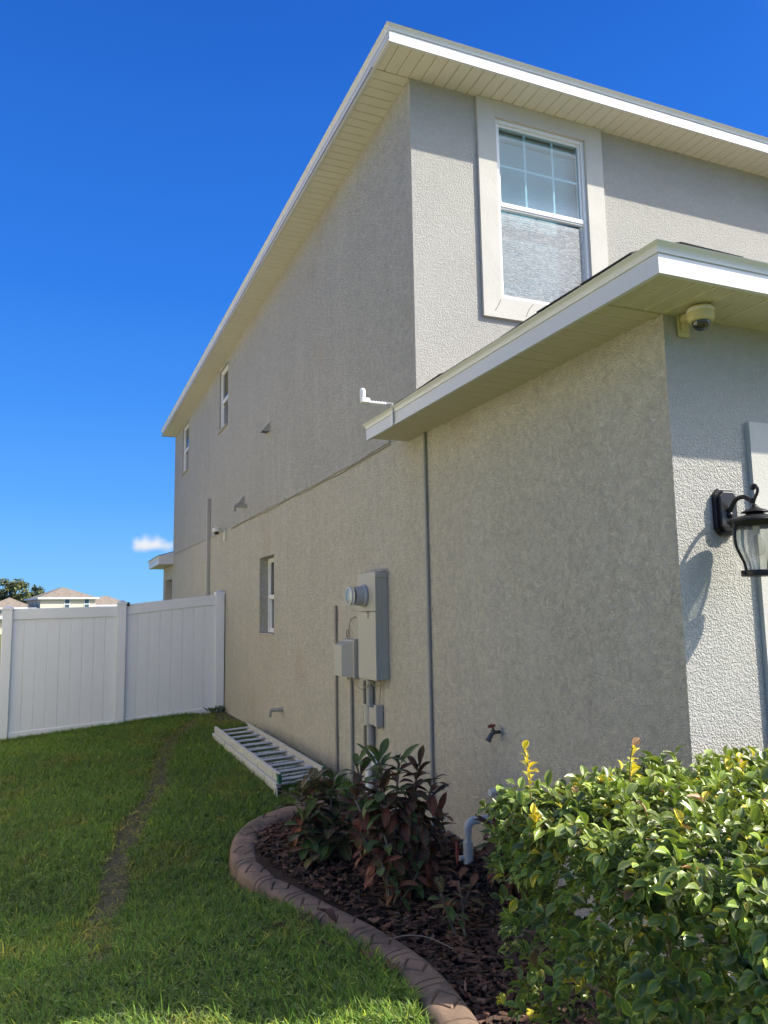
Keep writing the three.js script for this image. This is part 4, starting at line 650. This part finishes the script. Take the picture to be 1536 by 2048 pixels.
// ---------------------------------------------------------------- the clipped hedge in front of the garage corner
{
  reseed(501);
  const hedge = thing('hedge', 'clipped evergreen hedge with glossy leaves and yellow young shoots by the garage corner', 'hedge', [-0.2, -0.15, -1.7]);
  const X0 = -1.045, X1 = 0.75, Z0 = -2.22, Z1 = -1.12, Y1 = 0.862, Y0 = -0.18;
  const oldLeaf = [0.12, 0.3].map((b, i) => leafGeo(0.036, 0.022, { rows: 4, fold: 0.4 + i * 0.2, bend: b + 0.15, edge: [2.6, 2.0, 1.2], mid: [1, 1, 1]  }));  // pale margins: light caught on curled edges, put into the vertex colours
  oldLeaf.push(leafGeo(0.04, 0.019, { rows: 4, fold: 0.6, bend: 0.6, wave: 0.3, edge: [2.8, 2.1, 1.2], mid: [1, 1, 1]  }));
  const mat = phy({ color: C(1, 1, 1), vertexColors: true, roughness: 1, transmission: 0.26, thickness: 0, clearcoat: 1, clearcoatRoughness: 0.3, side: THREE.DoubleSide });
  const all = [];
  const sprig = (p, dir, n, s, young) => {
    const up = V(0, 1, 0), side = V().crossVectors(dir, Math.abs(dir.y) > 0.9 ? V(1, 0, 0) : up).normalize(), other = V().crossVectors(side, dir);
    for (let i = 0; i < n; i++) {
      const a = (i % 2) * Math.PI + Math.floor(i / 2) * 1.57 + rr(-0.4, 0.4), open = lerp(1.25, 0.35, i / n) + rr(-0.2, 0.2), d = dir.clone().multiplyScalar(Math.cos(open)).addScaledVector(side, Math.cos(a) * Math.sin(open)).addScaledVector(other, Math.sin(a) * Math.sin(open));
      const q = p.clone().addScaledVector(dir, i * 0.009 * s), b = rr(0.45, 1.5), yng = young > 0 ? clamp(young * lerp(0.4, 1.2, i / n) + rr(-0.2, 0.2)) : rnd() < 0.02 ? 0.6 : 0;
      const dead = rnd() < 0.012, col = dead ? C(0.2, 0.12, 0.05) : C(lerp(0.125 * b, 0.64, yng), lerp(0.2 * b, 0.56, yng), lerp(0.024 * b, 0.02, yng));
      all.push({ m: M4(q, d, dir.clone().multiplyScalar(0.7).addScaledVector(SUN, 0.5).add(V(rr(-0.4, 0.4), rr(0, 0.6), rr(-0.4, 0.4))), s * rr(0.55, 1.35) * (young > 0.3 ? 0.85 : 1)), c: col, p: q, k: Math.floor(rnd() * 3) });
    }
  };
  const lump = (a, b, s) => 0.07 * (fbm(a * 4, b * 4, 0, 3, s) - 0.5);
  const N = 4700;
  for (let i = 0; i < N; i++) {
    const f = rnd(); let p, n;
    if (f < 0.46) { const x = rr(X0, X1), z = rr(Z0, Z1), ex = Math.min(x - X0, 0.3) / 0.3, ez = Math.min(z - Z0, Z1 - z, 0.22) / 0.22; p = V(x, Y1 - 0.11 * Math.pow(1 - ex, 2.2) - 0.07 * Math.pow(1 - ez, 2) + lump(x, z, 1) - Math.pow(rnd(), 2) * 0.1, z); n = V(rr(-0.6, 0.5) - 0.5 * (1 - ex), 1, rr(-0.5, 0.6)); }
    else if (f < 0.7) { const y = Y0 + 0.1 + (Y1 - Y0 - 0.12) * Math.pow(rnd(), 0.62), z = rr(Z0, Z1); if (rnd() > sstep(0.15, 0.85, y) * 0.98 + 0.02) continue; p = V(X0 + 0.015 + lump(y, z, 2) + Math.pow(rnd(), 1.6) * 0.22 + 0.13 * sstep(0.5, -0.2, y), y, z); n = V(-1, rr(-0.2, 0.9), rr(-0.7, 0.7)); }
    else if (f < 0.88) { const y = Y0 + 0.1 + (Y1 - Y0 - 0.12) * Math.pow(rnd(), 0.62), x = rr(X0, X1); if (rnd() > sstep(0.15, 0.84, y) * 0.98 + 0.02) continue; p = V(x, y, Z1 - 0.015 + lump(x, y, 3) - Math.pow(rnd(), 1.6) * 0.22); n = V(rr(-0.7, 0.7), rr(-0.1, 0.9), 1); }
    else { const y = rr(0.1, Y1 - 0.08), x = rr(X0, X1); p = V(x, y, Z0 + 0.03 + rnd() * 0.12); n = V(rr(-0.6, 0.4), rr(0, 0.8), -1); }
    sprig(p, n.normalize(), 5 + Math.floor(rnd() * 4), rr(0.8, 1.2), rnd() < 0.035 ? rr(0.4, 0.9) : 0);
  }
  // named young shoots that stand up from the top
  const shoots = [[-0.985, 0.86, -2.1, 0.14, -0.2], [-0.7, 0.87, -1.98, 0.13, 0.05], [-1.05, 0.78, -1.95, 0.07, -0.5], [-0.62, 0.86, -1.4, 0.06, 0.2], [-0.45, 0.86, -1.3, 0.07, -0.1]];
  const shootStem = [];
  for (const [x, y, z, h, lean] of shoots) { const d = V(lean, 1, 0.1).normalize(), p = V(x, y, z), e = p.clone().addScaledVector(d, h); shootStem.push(tube([[x + 0.2, y + 0.1, z - 0.0], [x + 0.2 + lean * 0.02, y + 0.15 + h * 0.5, z], [e.x + 0.2, e.y + 0.15, e.z]], 0.0025, 5)); for (let k = 0; k < 4; k++) sprig(p.clone().addScaledVector(d, h * (0.25 + 0.25 * k) - 0.02), d, 3, 1.25 - k * 0.1, 0.95); }
  // keep the 300 that show largest as parts of their own
  camera.updateMatrixWorld(); const fr = new THREE.Frustum().setFromProjectionMatrix(new THREE.Matrix4().multiplyMatrices(new THREE.PerspectiveCamera(camera.fov, 0.75, 0.1, 50).projectionMatrix, camera.matrixWorld.clone().invert()));
  for (const l of all) { l.d = fr.containsPoint(l.p) ? l.p.distanceTo(camera.position) + (Y1 - l.p.y > 0.3 ? 0.15 : 0) : 99; }
  all.sort((a, b) => a.d - b.d);
  const off = V(0.2, 0.15, 1.7), mats = new Map(), matFor = (c) => { const k = `${Math.round(c.r * 30)},${Math.round(c.g * 30)}`; if (!mats.has(k)) { const m2 = mat.clone(); m2.color.setRGB(Math.max(0.03, Math.round(c.r * 30) / 30), Math.max(0.06, Math.round(c.g * 30) / 30), 0.022); mats.set(k, m2); } return mats.get(k); };
  all.slice(0, 300).forEach((l) => { const m = part('leaf', oldLeaf[l.k], matFor(l.c), hedge); l.m.elements[12] += off.x; l.m.elements[13] += off.y; l.m.elements[14] += off.z; m.applyMatrix4(l.m); });
  const rest = all.slice(300), byK = [0, 1, 2].map((k) => rest.filter((l) => l.k === k));
  const foliage = new THREE.Group(); foliage.name = 'foliage'; foliage.userData.kind = 'stuff'; hedge.add(foliage);
  byK.forEach((ls, k) => { ls.forEach((l) => { l.m.elements[12] += off.x; l.m.elements[13] += off.y; l.m.elements[14] += off.z; }); instanced('leaves', oldLeaf[k], mat, ls.map((l) => l.m), ls.map((l) => l.c), foliage); });
  // woody frame
  const bark = std({ color: C(0.2, 0.165, 0.12), roughness: 0.95, bumpMap: again(smoothH, [6, 2]), bumpScale: 0.003 });
  const twigs = [];
  for (let i = 0; i < 26; i++) {
    const x = lerp(X0 + 0.35, X1 - 0.1, (i + rr(0.1, 0.9)) / 26), z = rr(Z0 + 0.3, Z1 - 0.3), tx = x + rr(-0.34, 0.2), tz = z + rr(-0.3, 0.3), r = rr(0.006, 0.014);
    const P = [[x, -0.25, z], [lerp(x, tx, 0.3) + rr(-0.03, 0.03), 0.08, lerp(z, tz, 0.3)], [lerp(x, tx, 0.7), 0.4, lerp(z, tz, 0.7) + rr(-0.03, 0.03)], [tx, 0.78, tz]].map(([a, b, c]) => [a + off.x, b + off.y, c + off.z]);
    part('stem', tube(P, r, 7, 12), bark, hedge);
    for (let k = 0; k < 9; k++) { const u = rr(0.1, 0.95), c = new THREE.CatmullRomCurve3(P.map((p) => V(...p))).getPoint(u), e = c.clone().add(V(rr(-0.24, 0.2), rr(0.05, 0.22), rr(-0.2, 0.24))), m = c.clone().lerp(e, 0.5).add(V(0, -0.02, 0)); twigs.push(tube([c.toArray(), m.toArray(), e.toArray()], rr(0.0018, 0.0045), 5, 5)); }
  }
  part('stem', tube([[-0.62, -0.2, -1.3], [-0.5, 0.02, -1.22], [-0.25, 0.16, -1.16], [0.1, 0.22, -1.2]].map(([a, b, c]) => [a + off.x, b + off.y, c + off.z]), 0.009, 8), bark, hedge, 'stray crooked branch');
  tag(part('twigs', twigs, bark, hedge), null, null, null, 'stuff');
  shootStem.forEach((g) => part('shoot', g.translate(0, 0, 1.7), std({ color: C(0.3, 0.24, 0.1) }), hedge));
}

// ---------------------------------------------------------------- grass, fallen leaves, weeds
{
  reseed(601);
  const tuft = (k) => {
    const gs = []; reseed(610 + k);
    for (let i = 0; i < 8; i++) {
      const l = rr(0.028, 0.07), w = rr(0.0036, 0.0066), a = rr(0, 6.28), lean = rr(0.25, 1.25), bx0 = rr(-0.022, 0.022), bz0 = rr(-0.022, 0.022), pos = [], col = [], idx = [], dry = rnd() < 0.16, b = rr(0.7, 1.35);
      for (let s = 0; s <= 3; s++) { const t = s / 3, ang = lean * (0.3 + 0.9 * t), rad = l * t * Math.sin(ang) , y = l * t * Math.cos(ang * 0.85), ww = s === 3 ? 0.0004 : w * (1 - 0.25 * t) * 0.5; for (const e of [-1, 1]) { pos.push(bx0 + Math.cos(a) * rad - Math.sin(a) * ww * e, y, bz0 + Math.sin(a) * rad + Math.cos(a) * ww * e); const c = dry ? [2.4, 1.5, 1.7] : [1, 1, 1]; col.push(...c.map((q) => q * b)); } }
      for (let s = 0; s < 3; s++) idx.push(s * 2, s * 2 + 1, s * 2 + 2, s * 2 + 1, s * 2 + 3, s * 2 + 2);
      const g = new THREE.BufferGeometry(); g.setAttribute('position', new THREE.Float32BufferAttribute(pos, 3)); g.setAttribute('color', new THREE.Float32BufferAttribute(col, 3)); g.setIndex(idx); g.computeVertexNormals(); gs.push(clean(g));
    }
    return mergeGeometries(gs);
  };
  const kinds = [0, 1, 2, 3, 4].map((k) => ({ g: tuft(k), m: [], c: [] }));
  reseed(620);
  const q = new THREE.Quaternion(), eu = new THREE.Euler();
  const put = (x, z, sc, h) => {
    const b = bare(x, z); if (rnd() < b * 0.8) return;
    const k = kinds[Math.floor(rnd() * 5)]; eu.set(rr(-0.2, 0.2), rr(0, 6.28), rr(-0.2, 0.2)); q.setFromEuler(eu);
    const big = fbm(x * 1.1, z * 1.1, 0, 3, 631), patch = fbm(x * 3.3 + 5, z * 3.3, 0, 3, 632), v = rr(0.75, 1.3) * (0.7 + 0.6 * big), warm = clamp(sstep(0.5, 0.75, patch) * 0.34 + b * 0.5 + rr(-0.1, 0.12));
    k.m.push(new THREE.Matrix4().compose(V(x, lawnY(x, z) - 0.004, z), q, V(sc, sc * h * lerp(1, 0.6, b), sc)));
    k.c.push(C(lerp(0.115, 0.25, warm) * v, lerp(0.225, 0.245, warm) * v, lerp(0.013, 0.028, warm) * v));
  };
  const inLawn = (x, z) => x < -0.03 && edgeDist(x, z) < -0.112 && !(z < -11.78 && z > -11.95 && x > -3.05);
  const inside = (x, z) => (z > -5.85 ? inLawn(x, z) : x < -0.02);
  for (let i = 0; i < 82000; i++) { // sizes grow smoothly with distance
    const u = rnd(), z = lerp(-2.2, -11.82, Math.pow(u, 0.9)), x = rr(-3.6, -0.04), f = sstep(-4, -9, z); if (x < -2.6 + 0.14 * z * 0.5 - 0.35 && z > -6) continue;
    if (inside(x, z)) put(x, z, rr(0.8, 1.25) * lerp(1, 1.15, f), rr(0.75, 1.15) * lerp(1, 1.05, f) * (rnd() < 0.02 ? 1.6 : 1));
  }
  for (let i = 0; i < 2600; i++) put(rr(-3.3, -0.4), rr(-11.83, -11.7), rr(0.9, 1.4), rr(1.0, 1.5));
  const lawn = thing('grass', 'green lawn of broad blades with a worn track', 'grass', [0, 0, 0]); lawn.userData.kind = 'stuff';
  const gm = phy({ color: C(1, 1, 1), vertexColors: true, roughness: 1, transmission: 0.3, thickness: 0, clearcoat: 0.25, clearcoatRoughness: 0.4, side: THREE.DoubleSide });
  kinds.forEach((k) => instanced('grass_blades', k.g, gm, k.m, k.c, lawn));
  // straw thatch lying in the bare track
  reseed(640); const straw = [], sc2 = []; const bl = new THREE.BoxGeometry(0.0022, 0.0012, 1);
  for (let i = 0; i < 7000; i++) { const x = rr(-2.6, -0.2), z = rr(-11.4, -3.0); if (!inside(x, z) || bare(x, z) < 0.25 + rnd() * 0.4) continue; eu.set(rr(-0.15, 0.3), rr(0, 6.3), 0); q.setFromEuler(eu); straw.push(new THREE.Matrix4().compose(V(x, lawnY(x, z) + 0.012 + rr(0, 0.012), z), q, V(1, 1, rr(0.03, 0.1)))); const b = rr(0.5, 1.3); sc2.push(C(0.2 * b, 0.16 * b, 0.09 * b)); }
  tag(instanced('dry_thatch', bl, std({ color: C(1, 1, 1), roughness: 1 }), straw, sc2, scene), 'dry straw strands scattered over the bare soil of the worn track', 'straw', null, 'stuff');

  // dry leaves and bark flakes one can count
  const dry = leafGeo(0.1, 0.05, { rows: 5, fold: 0.5, bend: 0.6, wave: 0.6 });
  const dm = [C(0.17, 0.085, 0.05), C(0.11, 0.055, 0.04), C(0.23, 0.14, 0.075)].map((c) => std({ color: c, roughness: 0.9, side: THREE.DoubleSide }));
  const fall = (x, z, y, s, az, m, label) => { const o = part('dry_leaf', dry, dm[m], scene); o.position.set(x, y, z); o.rotation.set(rr(-0.3, 0.3), az, rr(-0.4, 0.4)); o.scale.setScalar(s); tag(o, label, 'dry leaf'); };
  const gy = (x, z) => lawnY(x, z) + 0.03, ey = (x, z) => kerbY(x, z) + 0.135;
  fall(-0.855, -3.38, ey(-0.85, -3.4), 0.8, 0.7, 1, 'dark curled dry leaf on the edging, upper one of two on its top');
  fall(-0.9, -3.1, ey(-0.86, -3.05) - 0.01, 0.9, 2.2, 2, 'tan sunlit dry leaf on the near end of the edging');
  fall(-1.16, -3.72, gy(-1.16, -3.72), 1.1, 1.0, 0, 'reddish dry flake in the grass, near the middle of the edging');
  fall(-1.09, -4.05, gy(-1.09, -4.05), 1.2, -0.5, 1, 'large dark dead leaf leaning on the lawn side of the edging');
  fall(-1.07, -4.0, gy(-1.07, -4.0) + 0.03, 1.3, 0.9, 1, 'blackish crumpled dead leaf resting on the edging top');
  fall(-1.3, -4.02, gy(-1.3, -4.02), 1.0, 1.5, 0, 'lone brown leaf lying on the grass away from the edging');
  fall(-0.97, -3.27, gy(-0.97, -3.27), 1.2, 2.6, 0, 'brown leaf wedged at the foot of the edging near its front');
  fall(-1.02, -3.52, gy(-1.02, -3.52), 1.1, 0.3, 0, 'rusty leaf at the edging foot just above the sunlit grass');
  // weeds by the last fence post
  const w = thing('weed', 'tuft of green weeds at the foot of the last fence post by the wall', 'weed', [-0.12, -0.03, -11.72]);
  reseed(650); const wg = leafGeo(0.14, 0.03, { rows: 4, fold: 0.2, bend: 0.6 }), wm = phy({ color: C(0.06, 0.11, 0.025), roughness: 1, transmission: 0.2, thickness: 0, side: THREE.DoubleSide });
  for (let i = 0; i < 34; i++) part('leaf', wg, wm, w).applyMatrix4(M4(V(rr(-0.14, 0.1), rr(0, 0.05), rr(-0.05, 0.06)), V(rr(-0.8, 0.8), rr(0.5, 1.6), rr(-0.6, 0.9)), V(0, 1, 0.2), rr(0.6, 1.1)));
  tag(part('twig', tube([[-0.86, ey(-0.86, -3.6) - 0.01, -3.62], [-0.78, ey(-0.8, -3.6) + 0.012, -3.56], [-0.68, -0.11, -3.5], [-0.6, -0.13, -3.36]], 0.0025, 5), paleTwig, scene), 'thin pale twig lying from the edging into the mulch', 'twig');
}

// ---------------------------------------------------------------- driveway, street, the house next door (out of frame; it throws light on the long wall)
{
  const conc = std({ roughness: 0.9, map: tex(512, 512, (u, v) => { const k = 0.85 + 0.3 * fbm(u * 12, v * 12, 12, 5, 701); return [0.4 * k, 0.385 * k, 0.35 * k]; }, true, [0.5, 0.5]) });
  struct('driveway', [metres(new THREE.BoxGeometry(5.2, 0.1, 12).translate(3.4, -0.24, 3.55))], conc);
  struct('road', [metres(new THREE.BoxGeometry(160, 0.06, 7).translate(0, -0.27, 13.2))], std({ color: C(0.06, 0.06, 0.062), roughness: 0.95 }));
  const n = thing('neighbour_house', 'sunlit two storey cream house standing across the side yard', 'house', [-5.6, -0.4, -10.8]);
  const nm = std({ color: C(0.72, 0.65, 0.49), roughness: 0.9 });
  part('wall', metres(bx(9, 5.6, 15, -4.5, 2.8, 0, 0)), nm, n);
  part('roof', quads([[[0.35, 5.6, 7.85], [-9.35, 5.6, 7.85], [-4.5, 7.7, 3]], [[0.35, 5.6, -7.85], [0.35, 5.6, 7.85], [-4.5, 7.7, 3], [-4.5, 7.7, -3]], [[-9.35, 5.6, -7.85], [0.35, 5.6, -7.85], [-4.5, 7.7, -3]], [[-9.35, 5.6, 7.85], [-9.35, 5.6, -7.85], [-4.5, 7.7, -3], [-4.5, 7.7, 3]]]), shingle, n);
  for (const [y, z] of [[4.4, 4], [4.4, -1], [4.4, -5], [1.9, 2], [1.9, -4]]) { const f = part('window', bx(0.06, 1.2, 0.9, 0.01, y, z, 0.005), vinyl, n); part('pane', bx(0.02, 1.06, 0.76, 0.035, y, z, 0), phy({ color: C(0.03, 0.035, 0.04), roughness: 0.05 }), f); }
}

// ---------------------------------------------------------------- far houses and trees beyond the fence
function farHouse(label, pos, turn, w, d, h, rise, o = {}) {
  const t = thing('far_house', label, 'house', pos); t.rotation.y = turn;
  const wm = std({ color: o.wall ?? C(0.62, 0.55, 0.44), roughness: 0.9 });
  part('wall', metres(bx(w, h, d, w / 2, h / 2, -d / 2, 0)), wm, t);
  const e = 0.5, k = Math.min(w, d) / 2 + e, A = [-e, h, e], B = [w + e, h, e], Cc = [w + e, h, -d - e], Dd = [-e, h, -d - e], r0 = d > w ? [w / 2, h + rise, e - k] : [-e + k, h + rise, -d / 2], r1 = d > w ? [w / 2, h + rise, -d - e + k] : [w + e - k, h + rise, -d / 2];
  part('roof', metres(d > w ? quads([[A, B, r0], [B, Cc, r1, r0], [Cc, Dd, r1], [Dd, A, r0, r1]]) : quads([[A, B, r1, r0], [B, Cc, r1], [Cc, Dd, r0, r1], [Dd, A, r0]])), o.roof ?? shingle, t);
  part('fascia', [bx(w + 2 * e + 0.1, 0.32, 0.1, w / 2, h - 0.05, e + 0.05, 0), bx(0.1, 0.32, d + 2 * e, -e - 0.05, h - 0.05, -d / 2, 0), bx(w + 2 * e, 0.04, d + 2 * e, w / 2, h - 0.2, -d / 2, 0)], whiteMetal, t);
  for (const [x, y, ww, hh] of o.front ?? []) { const f = part('window', bx(ww, hh, 0.1, x, y, 0.03, 0), vinyl, t); for (const s of [-1, 1]) part('pane', bx(ww - 0.2, hh / 2 - 0.15, 0.04, x, y + s * hh / 4, 0.08, 0), phy({ color: C(0.06, 0.09, 0.1), roughness: 0.06 }), f); }
  for (const [z, y, ww, hh] of o.side ?? []) { const f = part('window', bx(0.1, hh, ww, -0.03, y, -z, 0), vinyl, t); part('pane', bx(0.04, hh - 0.3, ww - 0.3, -0.08, y, -z, 0), phy({ color: C(0.04, 0.05, 0.055), roughness: 0.06 }), f); }
  return t;
}
{
  const L = (az, D) => [-2.35 + az * D, -D];
  let [x, z] = L(-0.0195, 150);
  farHouse('two storey cream house with a hip roof, tallest beyond the fence', [x, -0.5, z], 0.2, 9.4, 12.5, 5.45, 2.1, { front: [[4.5, 4.35, 0.95, 1.9], [7.9, 4.35, 0.95, 1.9]], side: [[2, 4.3, 0.8, 1.3], [4.8, 4.3, 0.8, 1.3]] });
  [x, z] = L(-0.075, 150);
  farHouse('house with a low brown hip roof left of the tallest far house', [x, -0.5, z], 0.12, 7.2, 9, 3.75, 1.95, { front: [[1.4, 2.6, 1.6, 1.6], [4.6, 2.6, 1.2, 1.6]], wall: C(0.55, 0.52, 0.47) });
  [x, z] = L(0.03, 168);
  farHouse('house with a low roof right of the tallest far house, above the middle post', [x, -0.5, z], 0.12, 9, 8, 4.3, 2.0, { front: [[2, 2.8, 1.6, 1.4]] });
  [x, z] = L(-0.1, 95);
  farHouse('small sunlit bungalow glimpsed beside the outer fence post', [x, -0.3, z], 0.1, 4.35, 7, 1.9, 0.7, { front: [[3.4, 1.2, 0.5, 1.0]], wall: C(0.62, 0.55, 0.42) });
  const leafy = (label, px, pz, h, spread, seed, dens, tint) => {
    reseed(seed);
    const t = thing('far_tree', label, 'tree', [px, -0.5, pz]);
    const bark = std({ color: C(0.12, 0.09, 0.065), roughness: 1 }), g = leafGeo(0.75, 0.42, { rows: 2, fold: 0.2, bend: 0.3 });
    part('trunk', tube([[0, -0.5, 0], [0.2, h * 0.3, 0], [-0.1, h * 0.6, 0.1], [0.1, h * 0.85, 0]], 0.22, 7), bark, t);
    const ms = [], cs = [], limbs = [];
    for (let b = 0; b < 22; b++) {
      const a = rr(0, 6.28), y = h * rr(0.42, 1.0), rad = spread * rr(0.15, 1) * Math.sqrt(clamp(1.15 - Math.pow((y / h - 0.68) / 0.4, 2))), c = V(Math.cos(a) * rad, y, Math.sin(a) * rad), rs = rr(0.5, 1.1) * spread * 0.3;
      limbs.push(tube([[0, y * 0.6, 0], [c.x * 0.5, y * 0.85, c.z * 0.5], c.toArray()], 0.06, 5));
      for (let i = 0; i < dens; i++) { const d = V(rr(-1, 1), rr(-1, 1), rr(-1, 1)).normalize().multiplyScalar(rs * Math.pow(rnd(), 0.45)); d.y *= 0.75; const b2 = rr(0.5, 1.5); ms.push(M4(c.clone().add(d), V(rr(-1, 1), rr(-0.8, 0.6), rr(-1, 1)), V(rr(-0.5, 0.5), 1, rr(-0.5, 0.5)), rr(0.7, 1.2))); cs.push(C(tint[0] * b2, tint[1] * b2, tint[2] * b2)); }
    }
    part('limb', limbs, bark, t);
    instanced('crown', g, phy({ color: C(1, 1, 1), roughness: 1, transmission: 0.25, thickness: 0, side: THREE.DoubleSide }), ms, cs, t);
  };
  [x, z] = L(-0.047, 175); leafy('leafy tree rising between the far roofs', x, z, 9.6, 3.6, 801, 120, [0.13, 0.15, 0.045]);
  [x, z] = L(-0.024, 182); leafy('thinner tree peeping behind the tallest far roof', x, z, 8.3, 3.0, 802, 80, [0.11, 0.14, 0.06]);
  [x, z] = L(-0.068, 185); leafy('dark tree at the edge of the far row of houses', x, z, 6.6, 2.8, 803, 110, [0.09, 0.11, 0.035]);
}

renderer.render(scene, camera);
